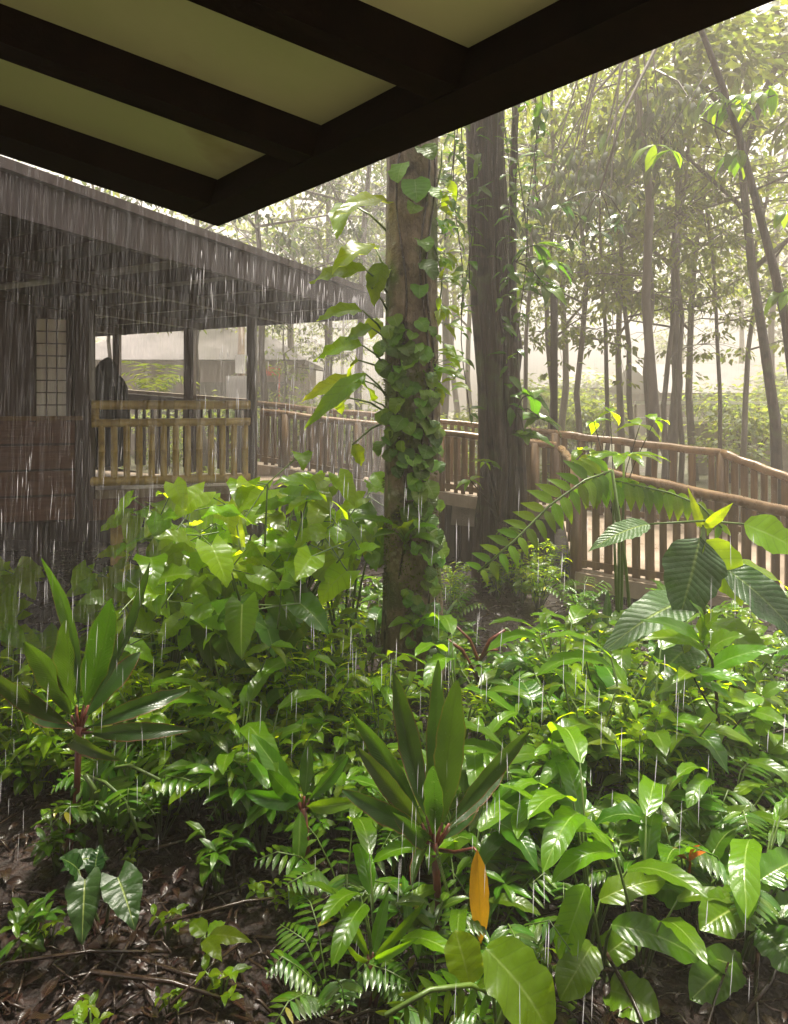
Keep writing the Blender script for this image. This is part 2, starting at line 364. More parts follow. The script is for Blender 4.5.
r01n = uv(rp(465, 47))[1]; r01f = uv(rp(390, 83, BD))[1]
WF = .13; WE = .22
step = r01n - r12n
cuts = [(-WE, 0), (r12f, r12n), (r01f, r01n), (r01f + step, r01n + step), (r01f + 2 * step, r01n + 2 * step)]
part(beamU(-WE, 6, 0, WF, .06, -BD - .004), 'eave_beam', M['beam'], ver, False)
part(beamU(-WE - .003, 6, WF + .002, WF + .012, .09, -BD + .03), 'fascia_board', M['beam_red'], ver, False)
for k, (a, b) in enumerate(cuts):
    part(beamU(a, b, -6, -.002, .05, -BD), 'edge_beam' if k == 0 else 'rafter', M['beam'], ver, False)
for k in range(len(cuts) - 1):
    part(beamU(cuts[k][1] + .002, cuts[k + 1][0] - .002, -6, -.003, .02, 0), 'ceiling_panel', M['ceil'], ver, False)
# roof sheet above
part(beamU(-WE - .06, 6, -6, WF + .05, .14, .10), 'roof_sheet', M['metal'], ver, False)
hs_ = thing('veranda', 'timber veranda deck and wall the roof overhead belongs to', 'veranda', (0, -1, 0))
m = MB(); m.aabox((-7, -4, .55), (4, .9, .68)); part(m, 'deck', M['deck'], hs_, False)
m = MB(); m.aabox((-7, -4.2, 0), (4, -4.02, 4)); part(m, 'wall', M['stucco'], hs_, False)

# ================================================================== PAVILION
pav = thing('pavilion', 'dark brown timber pavilion with bamboo railing seen through heavy rain', 'pavilion', (-3, 8, 0))
nr = V((-2.55, 2.55, 0)); cr = V((-.10, 8.2, 0)); fl = V((-6.6, 11.6, 0)); zR = EYE + 1.30
uN = (cr - V((-2.1, 3.6, 0))).normalized(); nr = cr - uN * 7.2; vF = V((-4.96, 2.6, 0)).normalized(); fl = cr + vF * 8.5
def PR(a, b, z): q = cr - uN * a + vF * b; return V((q.x, q.y, z))
# roof: near eave a=0..7.2 along, going back b
m = MB()
m.box(PR(-.0, .06, zR - .16), PR(7.4, .06, zR - .16), (0, 0, 1), .05, .24)
part(m, 'fascia_board', M['fascia'], pav, False)
m = MB(); m.box(PR(.03, .09, zR - .16), PR(.03, 8.5, zR - .16), (0, 0, 1), .05, .235); part(m, 'fascia_board', M['fascia'], pav, False)
m = MB(); m.box(PR(-.03, .02, zR - .02), PR(7.4, .02, zR - .02), (0, 0, 1), .04, .035); part(m, 'eave_trim', M['railwood'], pav, False)
m = MB()
i = [m.add(PR(a, b, zR - .05 + min(b, a) * .03 + t)) for t in (0, .06) for a, b in ((-.05, -.02), (7.4, -.02), (7.4, 8.5), (-.05, 8.5))]
for q in ((0, 1, 2, 3), (7, 6, 5, 4), (0, 4, 5, 1), (1, 5, 6, 2), (2, 6, 7, 3), (3, 7, 4, 0)): m.quad([i[k] for k in q])
roof = part(m, 'roof', M['bwood'], pav, False)
for k in range(10):
    m = MB(); a = .5 + k * .72
    m.box(PR(a, .09, zR - .13), PR(a, 8.3, zR - .13), (0, 0, 1), .07, .13); part(m, 'rafter', M['bwood'], roof, False)
for b in (1.4, 3.0, 4.6):
    m = MB(); m.box(PR(.06, b, zR - .24), PR(7.3, b, zR - .24), (0, 0, 1), .09, .1); part(m, 'beam', M['bwood'], roof, False)
# front facade
fa, fb, fc = P(-60, 400, 7.22), P(86, 400, 7.65), P(252, 400, 8.25)
def at(p, z): return V((p.x, p.y, z))
zw0 = EYE - S(120, 7.6)
m = MB(); m.box(at(fa, (zw0 + zR - .1) / 2), at(fb, (zw0 + zR - .1) / 2), (0, 0, 1), .12, zR - .1 - zw0)
wall = part(m, 'wall', M['bwood'], pav, False)
dirW = (fb - fa).normalized(); nW = V((dirW.y, -dirW.x, 0))
for k in range(4):   # lap boards
    z0 = zw0 + .02 + k * .29; m = MB()
    o = nW * .075
    m.box(at(fa + o, z0 + .135), at(fb + o - dirW * .06, z0 + .135), (0, 0, 1), .03, .262); part(m, 'lap_board', M['bwall'], wall, False)
m = MB(); zs = EYE - S(18, 7.55); m.box(at(fa + nW * .09, zs), at(fb + nW * .09, zs), (0, 0, 1), .08, .05); part(m, 'ledge', M['railwood'], wall, False)
m = MB(); m.box(at(fb + nW * .05, zw0), at(fb + nW * .05, zR - .15), (0, 1, 0), .16, .16); part(m, 'post', M['bwood'], pav, False)
# window
pw0, pw1 = P(38, 400, 7.5), P(68, 400, 7.59)
f0 = fa + dirW * (pw0 - fa).dot(dirW) + nW * .066; f1 = fa + dirW * (pw1 - fa).dot(dirW) + nW * .066
z1, z0 = EYE + S(80, 7.55), EYE - S(17, 7.55)
m = MB(); m.box(at(f0, (z0 + z1) / 2), at(f1, (z0 + z1) / 2), (0, 0, 1), .02, z1 - z0); win = part(m, 'window', M['paper'], pav, False)
m = MB()
for k in range(1, 3): q = f0.lerp(f1, k / 3) + nW * .016; m.box(at(q, z0), at(q, z1), (0, 1, 0), .012, .012)
for k in range(1, 8): z = z0 + (z1 - z0) * k / 8; m.box(at(f0 + nW * .018, z), at(f1 + nW * .018, z), (0, 0, 1), .012, .012)
part(m, 'muntins', M['bwood'], win, False)
m = MB()
for q in (f0 - dirW * .03, f1 + dirW * .03): m.box(at(q + nW * .02, z0 - .05), at(q + nW * .02, z1 + .05), (0, 1, 0), .05, .06)
for z in (z1 + .03,): m.box(at(f0 + nW * .02, z), at(f1 + nW * .02, z), (0, 0, 1), .055, .05)
part(m, 'frame', M['bwood'], win, False)
# deck
zD = EYE - S(90, 7.7)
m = MB()
ring = [at(fa, zD), at(fb, zD), at(fc + V((.15, -.05, 0)), zD), at(P(300, 400, 9.6), zD), at(PR(.5, 3.5, 0), zD), at(PR(.5, 8.0, 0), zD), at(fa + V((-1, 4.5, 0)), zD)]
t_ = [m.add(p) for p in ring]; b_ = [m.add(p - V((0, 0, .10))) for p in ring]
m.quad(t_); m.quad(list(reversed(b_)))
for k in range(len(ring)): j = (k + 1) % len(ring); m.quad([b_[k], b_[j], t_[j], t_[k]])
part(m, 'deck', M['deck'], pav, False)
m = MB(); dF = (fc - fb).normalized(); nF = V((dF.y, -dF.x, 0))
m.box(at(fb + nF * .03, (zD - .11 + zw0) / 2), at(fc + nF * .03, (zD - .11 + zw0) / 2), (0, 0, 1), .06, zD - .11 - zw0 + .02); part(m, 'skirt_board', M['bwall'], pav, False)
# posts: front, far
def post(p, z0, z1, w_, nm='post', mat='bwood'):
    mm = MB(); mm.box(at(p, z0), at(p, z1), (0, 1, 0), w_, w_); return part(mm, nm, M[mat], pav, False)
post(fc, 0, zR - .1, .11)
for px, ww in ((117, .10), (190, .14)):
    D = {117: 10.35, 190: 9.6}[px]; post(P(px, 400, D), zD, zR - .1, ww)
post(P(120, 540, 7.9), 0, zD - .1, .16, 'stilt', 'bamboo')
post(P(40, 540, 8.4), 0, zD - .1, .16, 'stilt')
post(P(210, 540, 8.6), 0, zD - .1, .16, 'stilt')
m = MB(); m.box(at(P(-60, 400, 10.4), .4), at(P(300, 400, 10.0), .4), (0, 0, 1), .06, .9); part(m, 'foundation_wall', M['bwood'], pav, False)
# far rail (pale top)
m = MB(); a, b = P(88, 388, 10.6), P(250, 401, 9.4); m.box(a, b, (0, 0, 1), .14, .05); fr = part(m, 'far_railing', M['deck'], pav, False)
m = MB(); m.box(a - V((0, 0, .09)), b - V((0, 0, .09)), (0, 0, 1), .05, .1); part(m, 'lower_rail', M['bwood'], fr, False)
for k in range(20):
    q = a.lerp(b, (k + .5) / 20); m = MB(); m.box(at(q, zD + .05), at(q, q.z - .12), (0, 1, 0), .04, .04); part(m, 'baluster', M['bwood'], fr, False)
# bamboo front railing
m = MB(); ra, rb = P(92, 405, 7.62) + nF * .02, P(250, 405, 8.2) + nF * .02
def bamboo(mm, a, b, r):
    n_ = max(2, int((b - a).length / .28)); pts = []; rr = []
    for k in range(n_):
        for dt, s_ in ((0, 1.0), (.02, 1.14), (.04, 1.0)):
            pts.append(a.lerp(b, (k + dt) / n_)); rr.append(r * s_)
    pts.append(b); rr.append(r); mm.tube(pts, rr, 9)
bamboo(m, ra, rb, .055)
rl = part(m, 'bamboo_railing', M['bamboo'], pav)
zlo = EYE - S(23, 7.7)
def rail(a, b, r, nm='rail'):
    mm = MB(); bamboo(mm, a, b, r); return part(mm, nm, M['bamboo'], rl)
rail(at(ra, zlo), at(rb, zlo), .05); rail(at(ra, EYE - S(81, 7.65)) - dF * .05, at(rb, EYE - S(80, 7.95)), .055)
rail(at(ra, zlo + .02) + dF * .03, at(ra, ra.z - .03) + dF * .03, .05, 'end_piece')
for k in range(13):
    q = ra.lerp(rb, (k + .75) / 13.2); mm = MB(); bamboo(mm, at(q, EYE - S(80, 7.7)), at(q, zlo), .038); part(mm, 'baluster', M['bamboo'], rl)
m = MB(); q0, q1 = at(fa + V((0, 2.6, 0)), zD), at(fb + V((-.0, 2.5, 0)), zD)
m.box(at(q0, (zD + zR) / 2), V((-5.05, 10.2, (zD + zR) / 2)), (0, 0, 1), .08, zR - zD - .3); part(m, 'back_wall', M['bwood'], pav, False)

# black hooded shape behind railing
rng = random.Random(9)
hp = P(103, 400, 8.6); m = MB(); rows = []
prof = [(-.85, .34, .26), (-.3, .33, .26), (.0, .31, .25), (.16, .28, .22), (.27, .22, .18), (.34, .15, .15), (.43, .12, .13), (.50, .085, .095), (.545, .035, .04), (.56, .004, .004)]
for z, rx, ry in prof:
    row = []
    for j in range(25):
        a = 2 * math.pi * j / 24; fo = 1 + .07 * math.sin(5 * a + z * 4) + .05 * math.sin(9 * a + 2) * (1 if z < .25 else .3)
        row.append(hp + V((rx * math.cos(a) * fo - (.10 if False else 0) + max(0, z) * .12, ry * math.sin(a) * fo, z)))
    rows.append(row)
m.sheet(rows); hood = m.build('covered_statue', M['black'])
tag(hood, 'black cloth draped pointed hooded shape behind the bamboo railing', 'covered statue')

# utility post + white box + red sign + far building
up = thing('utility_pole', 'slim pale pole carrying a white cabinet behind the pavilion', 'pole', P(241, 400, 12.5) * 1)
up.location.z = 0
m = MB(); q = P(241, 400, 12.5); m.tube([at(q, 0), at(q, 3.6)], .07, 8); part(m, 'pole', M['deck'], up)
m = MB(); m.aabox((q.x - .07, q.y - .17, EYE + .5), (q.x + .1, q.y - .08, EYE + .85)); part(m, 'meter', M['white'], up, False)
q = P(238, 389, 12.2); cb = thing('white_cabinet', 'plain white metal cabinet seen between the pavilion posts', 'cabinet', at(q, q.z - .25))
m = MB(); m.aabox((q.x - .20, q.y - .1, q.z - .28), (q.x + .2, q.y + .1, q.z + .24)); part(m, 'body', M['white'], cb, False)
m = MB(); m.aabox((q.x - .17, q.y - .115, q.z - .24), (q.x + .17, q.y - .103, q.z + .2)); part(m, 'door', M['white'], cb, False)
m = MB(); m.aabox((q.x - .05, q.y - .05, 0), (q.x + .05, q.y + .05, q.z - .285)); part(m, 'pedestal', M['metal'], cb, False)

b1 = thing('far_building', 'long low mauve building with pale roof behind the pavilion', 'building', (-5, 27, 0))
m = MB(); m.aabox((-13, 26, 0), (-3.9, 33, 3.8)); part(m, 'wall', M['stucco'], b1, False)
m = MB(); i = [m.add(p) for p in ((-13.6, 25.3, 3.75), (-3.4, 25.3, 3.75), (-3.4, 33.6, 3.75), (-13.6, 33.6, 3.75), (-11, 29.5, 5.4), (-6, 29.5, 5.4))]
for q in ((0, 1, 5, 4), (1, 2, 5), (2, 3, 4, 5), (3, 0, 4), (3, 2, 1, 0)): m.quad([i[k] for k in q])
part(m, 'roof', M['roofpale'], b1, False)
for k in range(4):
    m = MB(); x = -12.3 + k * 2.2; m.aabox((x, 25.96, 1.2), (x + 1.5, 25.99, 2.9)); part(m, 'window', M['metal'], b1, False)
b2 = thing('distant_building', 'pale distant building fading into mist behind the lamp post', 'building', (8, 40, 0))
m = MB(); m.aabox((9.2, 40, 0), (14.5, 47, 3.0)); part(m, 'wall', M['stucco'], b2, False)
m = MB(); i = [m.add(p) for p in ((8.6, 39.4, 2.95), (15.1, 39.4, 2.95), (15.1, 47.6, 2.95), (8.6, 47.6, 2.95), (11, 43.5, 4.2), (13, 43.5, 4.2))]
for q in ((0, 1, 5, 4), (1, 2, 5), (2, 3, 4, 5), (3, 0, 4), (3, 2, 1, 0)): m.quad([i[k] for k in q])
part(m, 'roof', M['roofpale'], b2, False)
b3 = thing('distant_house', 'pale gabled house in the mist at the right behind the trees', 'building', (16, 34, 0))
m = MB(); m.aabox((13.5, 33, 0), (22, 40, 2.6)); part(m, 'wall', M['stucco'], b3, False)
m = MB(); i = [m.add(p) for p in ((13, 32.2, 2.55), (22.6, 32.2, 2.55), (22.6, 40.6, 2.55), (13, 40.6, 2.55), (13, 36.4, 4.2), (22.6, 36.4, 4.2))]
for q in ((0, 1, 5, 4), (1, 2, 5), (2, 3, 4, 5), (3, 0, 4), (3, 2, 1, 0)): m.quad([i[k] for k in q])
part(m, 'roof', M['roofpale'], b3, False)
q = P(271, 371, 24); m = MB(); m.aabox((q.x - .35, q.y - .03, q.z - .16), (q.x + .35, q.y + .03, q.z + .16)); m.tube([(q.x - .3, q.y, 0), (q.x - .3, q.y, q.z)], .03, 5); m.tube([(q.x + .3, q.y, 0), (q.x + .3, q.y, q.z)], .03, 5)
tag(m.build('red_sign', M['red'], smooth=False), 'small red board on thin legs before the mauve building', 'sign')
# low wall + far walkway at right
m = MB(); m.box((8.8, 19.6, .75), (24, 21, .75), (0, 0, 1), .3, 1.5)
tag(m.build('retaining_wall', M['concrete'], smooth=False), 'long low grey retaining wall beyond the boardwalk at the right', 'wall')
fw = thing('far_railing', 'pale rail fence along the far walkway above the grey wall', 'railing', (7, 21, 1.5))
for z, r in ((2.12, .05), (1.62, .06)):
    m = MB(); m.box((7.2, 19.7, z), (24, 21.2, z), (0, 0, 1), .08, r * 2); part(m, 'rail', M['white'], fw, False)
for k in range(14):
    t = k / 13; p = V((7.2, 19.7, 0)).lerp(V((24, 21.2, 0)), t); m = MB(); m.box(at(p, 1.5), at(p, 2.06), (0, 1, 0), .06, .06); part(m, 'post', M['deck'], fw, False)

# ================================================================== BOARDWALK + RAILINGS
def railing(name, label, a, b, zb_a, zb_b, n, r=.05, pk=.075, posts=(), low=True, topmat='railwood', ppm='picket', depth=.03):
    """a,b top-rail ends; zb = height of picket foot at the ends"""
    th = thing(name, label, 'railing', at(a, zb_a), 'railings along the boardwalk')
    m = MB(); L = (b - a).length
    m.tube([a.lerp(b, t / 10) + V((0, 0, .008 * math.sin(t * 2.1))) for t in range(11)], [r * (1 + .06 * math.sin(t * 1.7)) for t in range(11)], 9)
    part(m, 'top_rail', M[topmat], th)
    if low:
        m = MB(); m.box(at(a, zb_a + .07), at(b, zb_b + .07), (0, 0, 1), .05, .07); part(m, 'bottom_rail', M['picket'], th, False)
    rg = random.Random(hash(name) % 1000 if False else n)
    for k in range(n):
        t = (k + .5) / n; p = a.lerp(b, t); zb = zb_a + (zb_b - zb_a) * t
        m = MB(); wv = pk * rg.uniform(.85, 1.15)
        m.box(at(p, zb + rg.uniform(-.02, .02)) + V((rg.uniform(-.008, .008), 0, 0)), at(p, p.z - r * .6), V((b - a).y and (b - a).cross(V((0, 0, 1))) or (0, 1, 0)), wv, depth)
        part(m, 'picket', M[ppm], th, False)
    for t, ext in posts:
        p = a.lerp(b, t); zb = zb_a + (zb_b - zb_a) * t
        m = MB(); o = (b - a).cross(V((0, 0, 1))).normalized() * .0
        m.tube([at(p + o, zb - ext), at(p + o, p.z + .01)], [.07, .065], 8); part(m, 'post', M['picket'], th)
    return th
DA, DB = 9.3, 8.8
A0, A1 = P(262, 412, DA), P(556, 446, DB)
railing('near_railing', 'brown picket railing running behind the vine covered trunk', A0, A1, EYE - S(64, DA), EYE - S(107, DB), 38, .05, .055,
        posts=((.085, .7), (.34, .6), (.62, .6), (.93, .5)))
B0, B1 = P(576, 467, 7.35), P(812, 517, 6.9)
A1b = P(561, 449, 8.7)
railing('corner_railing', 'short railing at the corner where the boardwalk turns towards the garden', A1b, P(574, 464, 7.5), EYE - S(107, 8.7), EYE - S(160, 7.5), 5, .05, .08, low=False)
railing('ramp_railing', 'reddish picket railing of the ramp behind the large quilted leaves', B0, B1, EYE - S(168, 7.35), EYE - S(206, 6.9), 17, .062, .085,
        posts=((0, .7), (.5, .3), (.96, .3)))
C0_, C1_, C2_ = P(470, 424, 10.0), P(721, 453, 9.0), P(812, 487, 8.2)
railing('far_ramp_railing', 'brown railing on the far side of the ramp below the misty trees', P(556, 434, 9.6), C1_, EYE - S(108, 9.6), EYE - S(130, 9.0), 9, .055, .085, posts=((0, .3), (1, .3)))
railing('ramp_end_railing', 'sloping end of the far ramp railing at the right edge', C1_, C2_, EYE - S(130, 9.0), EYE - S(150, 8.2), 9, .06, .08)
railing('back_railing', 'thin brown railing on the far side of the boardwalk left of the dark trunk', P(252, 403, 10.9), P(556, 433, 10.3), EYE - S(60, 10.9), EYE - S(92, 10.3), 44, .045, .055, posts=((.2, .3), (.5, .3), (.8, .3)))
bw = thing('boardwalk', 'raised pale boardwalk leading from the pavilion behind the tree trunks', 'boardwalk', (0, 9, 0))
m = MB()
eA_, eB_ = P(258, 463, DA - .08), P(560, 512, DB - .08); gA, gB = P(250, 452, 10.95), P(560, 494, 10.4)
tops = [at(eA_, EYE - S(64, DA)), at(eB_, EYE - S(108, DB)), at(gB, EYE - S(94, 10.3)), at(gA, EYE - S(61, 10.9))]
def slab(m, ring, th_):
    t_ = [m.add(p) for p in ring]; b_ = [m.add(p - V((0, 0, th_))) for p in ring]
    m.quad(t_); m.quad(list(reversed(b_)))
    for k in range(len(ring)): j = (k + 1) % len(ring); m.quad([b_[k], b_[j], t_[j], t_[k]])
slab(m, tops, .05); part(m, 'deck', M['deck'], bw, False)
m = MB(); m.box(tops[0] + V((0, -.025, -.08)), tops[1] + V((0, -.025, -.08)), (0, 0, 1), .045, .16); part(m, 'edge_board', M['deck'], bw, False)
r2 = [at(P(561, 500, 8.75), EYE - S(109, 8.75)), at(P(574, 560, 7.3), EYE - S(169, 7.35)), at(P(830, 600, 6.8), EYE - S(209, 6.9)), at(P(830, 560, 8.4), EYE - S(152, 8.2)), at(P(721, 530, 9.2), EYE - S(132, 9.0)), at(P(561, 506, 9.7), EYE - S(109, 9.6))]
m = MB(); slab(m, r2, .06); part(m, 'ramp_deck', M['deck'], bw, False)
m = MB(); m.box(r2[1] + V((0, -.03, -.1)), r2[2] + V((0, -.03, -.1)), (0, 0, 1), .05, .18); part(m, 'edge_board', M['deck'], bw, False)
for k in range(9):
    t = (k + .3) / 9; p = tops[0].lerp(tops[1], t) + V((0, .12, 0)); m = MB(); m.box(at(p, -.1), at(p, p.z - .1), (0, 1, 0), .12, .12); part(m, 'support_post', M['bwood'], bw, False)
for k in range(4):
    t = (k + .1) / 4; p = r2[1].lerp(r2[2], t) + V((0, .1, 0)); m = MB(); m.box(at(p, -.2), at(p, p.z - .07), (0, 1, 0), .13, .13); part(m, 'support_post', M['bwood'], bw, False)
m = MB()
for k in range(60):
    p = tops[0].lerp(tops[1], (k + .5) / 60) + V((0, .32, 0)); m.box(at(p, -.1), at(p, p.z - .18), (0, 1, 0), .075, .02)
part(m, 'skirting', M['bwood'], bw, False)
m = MB(); a, b = P(452, 530, 8.95), P(488, 530, 8.95); m.box(at(a, .72), at(b, .68), (0, 0, 1), .04, .42); part(m, 'panel', M['concrete'], bw, False)

# lamp post
lp = P(554, 400, 11.0); th = thing('lamp_post', 'slim dark lamp post with pale cap beyond the boardwalk', 'lamp post', at(lp, 0))
m = MB(); m.tube([at(lp, 0), at(lp, EYE + S(108, 11.0))], .062, 10); part(m, 'pole', M['beam'], th)
m = MB(); z = EYE + S(108, 11.0); m.tube([at(lp, z), at(lp, z + .05), at(lp, z + .14), at(lp, z + .2)], [.06, .1, .09, .02], 12); part(m, 'lamp_head', M['white'], th)

# ================================================================== TREES
def fluted(mb, pts, rads, n=28, fl=.12, k=5, seed=0, sub=6):
    pts = [V(p) for p in pts]; rows = []
    T = (len(pts) - 1) * sub
    for i in range(T + 1):
        s = i / sub; a = min(int(s), len(pts) - 2); t = s - a
        p = pts[a].lerp(pts[a + 1], t); r = rads[a] + (rads[a + 1] - rads[a]) * t
        row = []
        for j in range(n + 1):
            an = 2 * math.pi * (j % n) / n
            c, s_ = math.cos(an), math.sin(an)
            q = 1 + fl * noise.noise(V((c * k * .5 + seed, s_ * k * .5, p.z * .35))) + fl * .6 * noise.noise(V((c * k * 1.4, s_ * k * 1.4 + seed, p.z * .8))) + .04 * noise.noise(V((c * 9, s_ * 9, p.z * 3)))
            row.append(p + V((c, s_, 0)) * r * q)
        rows.append(row)
    mb.sheet(rows)

def crown_leaves(mb, rg, centre, rad, n, L, droop=.5):
    for _ in range(n):
        v = V((rg.gauss(0, 1), rg.gauss(0, 1), rg.gauss(0, .8)))
        if v.length < 1e-3: continue
        p = centre + V((v.x * rad[0], v.y * rad[1], v.z * rad[2])) * .55
        d = V((v.x, v.y, v.z * .3 - droop + rg.uniform(-.3, .3)))
        l = L * rg.uniform(.6, 1.3)
        mb.tinyleaf(p, d, V((rg.uniform(-.6, .6), rg.uniform(-.6, .6), 1)), l, l * .55)

# --- main vine covered trunk
TD = 5.0
t1 = thing('vine_covered_tree', 'tall mossy tree trunk wrapped in heart leaved vine in the middle', 'tree', at(P(411, 400, TD), 0))
m = MB()
tp = [(411, 720, 36), (411, 660, 29), (411, 560, 26.5), (411, 440, 26.5), (410, 330, 26), (411, 220, 25), (412, 100, 24), (413, -150, 22), (416, -420, 19)]
fluted(m, [P(x, y, TD) for x, y, _ in tp], [S(r, TD) for *_, r in tp], 40, .17, 5, 3, 14)
part(m, 'trunk', M['bark_mossy'], t1)
m = MB(); rg = random.Random(3); mb2 = MB()
top = P(416, -420, TD)
for k in range(6):
    a = k * 2.4; e = top + V((math.cos(a) * rg.uniform(1.5, 3), math.sin(a) * rg.uniform(1.5, 3), rg.uniform(.5, 2.5)))
    mb2.tube([top - V((0, 0, .5)), top.lerp(e, .5) + V((0, 0, .3)), e], [.08, .05, .02], 6); crown_leaves(m, rg, e, (.9, .9, .5), 60, .2)
part(mb2, 'branches', M['bark'], t1); part(m, 'crown', M['tree_leaf'], t1)

mo = MB(); rgm = random.Random(12)
for k in range(2600):
    py = 690 - 330 * rgm.random() ** 1.5; px = 411 + 26 * max(-.98, min(.98, rgm.choice((-.8, -.55, .1, .75)) + rgm.gauss(0, .22)))
    if noise.noise(V((px * .06, py * .03, 1))) < -.05: continue
    dx = (px - 411) / 26.5; rr = S(26, TD) * 1.03
    p = V((P(411, py, TD).x + dx * rr, TD - math.sqrt(max(0, 1 - dx * dx)) * rr, EYE - (py - CY) / F * TD))
    mo.tinyleaf(p, V((dx + rgm.uniform(-.6, .6), -.6 + rgm.uniform(-.4, .4), rgm.uniform(-.8, .6))), V((0, -1, .4)), rgm.uniform(.012, .035), .012)
part(mo, 'moss', M['mossy'], t1)

# vine on trunk
vine = thing('climbing_vine', 'heart leaved green vine clinging to the mossy trunk', 'vine', at(P(425, 400, TD - .25), .2))
m = MB(); sm = MB(); rg = random.Random(21); rT = S(26, TD)
def on_trunk(px, py, lift=.02):
    dx = max(-.97, min(.97, (px - 411) / 26.5)); x = dx * rT
    return V((P(411, py, TD).x + x, TD - math.sqrt(max(0, 1 - dx * dx)) * rT - lift, EYE - (py - CY) / F * (TD - .15)))
spots = []
for k in range(96):                       # dense ladder of leaves
    t = k / 95; py = 335 + t * 330
    if py < 470: px = rg.choice((393, 402, 411, 418, 426, 433, 398)) + rg.uniform(-4, 4)
    else: px = 424 + 7 * math.sin(py * .06) + rg.choice((-9, 0, 9)) + rg.uniform(-3, 3)
    spots.append((px, py, rg.uniform(15, 23) if py < 560 else rg.uniform(12, 18)))
for k in range(40):
    spots.append((rg.uniform(384, 434), rg.uniform(325, 480), rg.uniform(15, 24)))
for k in range(22):
    spots.append((rg.uniform(405, 438), rg.uniform(470, 655), rg.uniform(11, 18)))
spots += [(404, 178, 26), (415, 195, 30), (420, 252, 30), (430, 195, 24), (422, 275, 26), (418, 296, 22), (412, 212, 26), (424, 160, 30), (437, 225, 20), (436, 262, 18)]
for px, py, sz in spots:
    L = S(sz * rg.uniform(.55, .9), TD); p = on_trunk(px, py); dx = (px - 411) / 26.5
    nrm_ = V((dx * .9 + rg.uniform(-.45, .45), -.9, rg.uniform(.3, 1.1))).normalized()
    d = V((rg.uniform(-.8, .8) + dx * .3, -.15, -1)); d = (d - nrm_ * d.dot(nrm_)).normalized()
    m.leaf(p + nrm_ * rg.uniform(.01, .06) - d * L * .4, p + nrm_ * rg.uniform(.01, .05) + d * L * .6, L * rg.uniform(1.0, 1.2), 'round', rg.uniform(.1, .35), nrm_, rg.uniform(.1, .5), .06, 6, 2, rg)
for s0 in (401, 424, 430):
    sm.tube([on_trunk(s0 + 5 * math.sin(y * .03 + s0), y, .008) for y in range(150, 690, 18)], .009, 5)
part(sm, 'stem', M['twig'], vine); part(m, 'foliage', M['vine'], vine)

# long stalked arum leaves on left side of trunk
ar = thing('arum_climber', 'bright green long stalked climber leaning out from the left of the trunk', 'climbing plant', at(P(384, 400, TD), 1.9))
m = MB(); sm = MB(); rg = random.Random(8)
L_ = [((388, 232), (352, 205), (340, 232), 22), ((388, 250), (392, 203), (344, 216), 22), ((390, 290), (375, 246), (341, 268), 24), ((392, 300), (366, 270), (321, 281), 20), ((390, 300), (383, 262), (376, 298), 18),
      ((392, 320), (372, 288), (388, 270), 18), ((392, 345), (362, 310), (326, 319), 17), ((392, 350), (372, 328), (350, 340), 15), ((390, 372), (362, 345), (323, 359), 20), ((390, 365), (376, 318), (372, 335), 14),
      ((392, 378), (358, 360), (352, 382), 16), ((392, 398), (356, 378), (313, 397), 16), ((392, 405), (366, 374), (317, 418), 15), ((394, 418), (372, 400), (358, 386), 14), ((390, 415), (350, 398), (344, 412), 15), ((390, 420), (352, 445), (360, 462), 13)]
for (bx, by), (ax, ay), (tx, ty), wd in L_:
    b = P(bx, by, TD - .02); a = P(ax, ay, TD - rg.uniform(-.1, .35)); t = P(tx, ty, TD - rg.uniform(-.1, .45))
    sm.tube([b, b.lerp(a, .5) + V((0, 0, .03)), a], [.010, .008, .006], 5)
    t = a + (t - a) * 1.25; m.leaf(a, t, S(wd, TD) * 1.4, 'ovate', .12, V((rg.uniform(-.3, .3), -.9, .8)), .22, .07, 10, 3, rg)
part(sm, 'stalks', M['stem'], ar); part(m, 'foliage', M['lime'], ar)
# right side creeper with yellowish leaves
ar2 = thing('hanging_creeper', 'light green trailing creeper hanging down the right of the mossy trunk', 'climbing plant', at(P(440, 400, TD), 1.9))
m = MB(); sm = MB(); rg = random.Random(18)
sm.tube([P(436 + 6 * math.sin(y * .05), y, TD - .05) for y in range(150, 420, 15)], .007, 5)
for k in range(46):
    y = rg.choice((rg.uniform(160, 260), rg.uniform(270, 340), rg.uniform(350, 400))); x = 438 + rg.uniform(-2, 12)
    b = P(436, y, TD - .05); a = P(x, y + rg.uniform(-8, 8), TD - .05 - rg.uniform(0, .1)); d = V((rg.uniform(-.1, 1), rg.uniform(-.8, .2), rg.uniform(-.9, .3))).normalized()
    l = S(rg.uniform(12, 22), TD); sm.tube([b, a], .003, 4)
    m.leaf(a, a + d * l, l * .5, 'ovate', .15, V((rg.uniform(-.4, .4), -.6, .9)), .25, .05, 6, 2, rg)
for (tx, ty) in ((470, 365), (458, 358), (472, 392), (455, 378), (466, 380), (448, 392)):
    a = P(tx - 20, ty - 8, TD - .1); m.leaf(a, P(tx, ty, TD - .2), S(10, TD), 'ovate', .15, (0, -.6, .9), .2, .05, 6, 2, rg)
part(sm, 'stem', M['stem'], ar2); part(m, 'foliage', M['lime'], ar2)
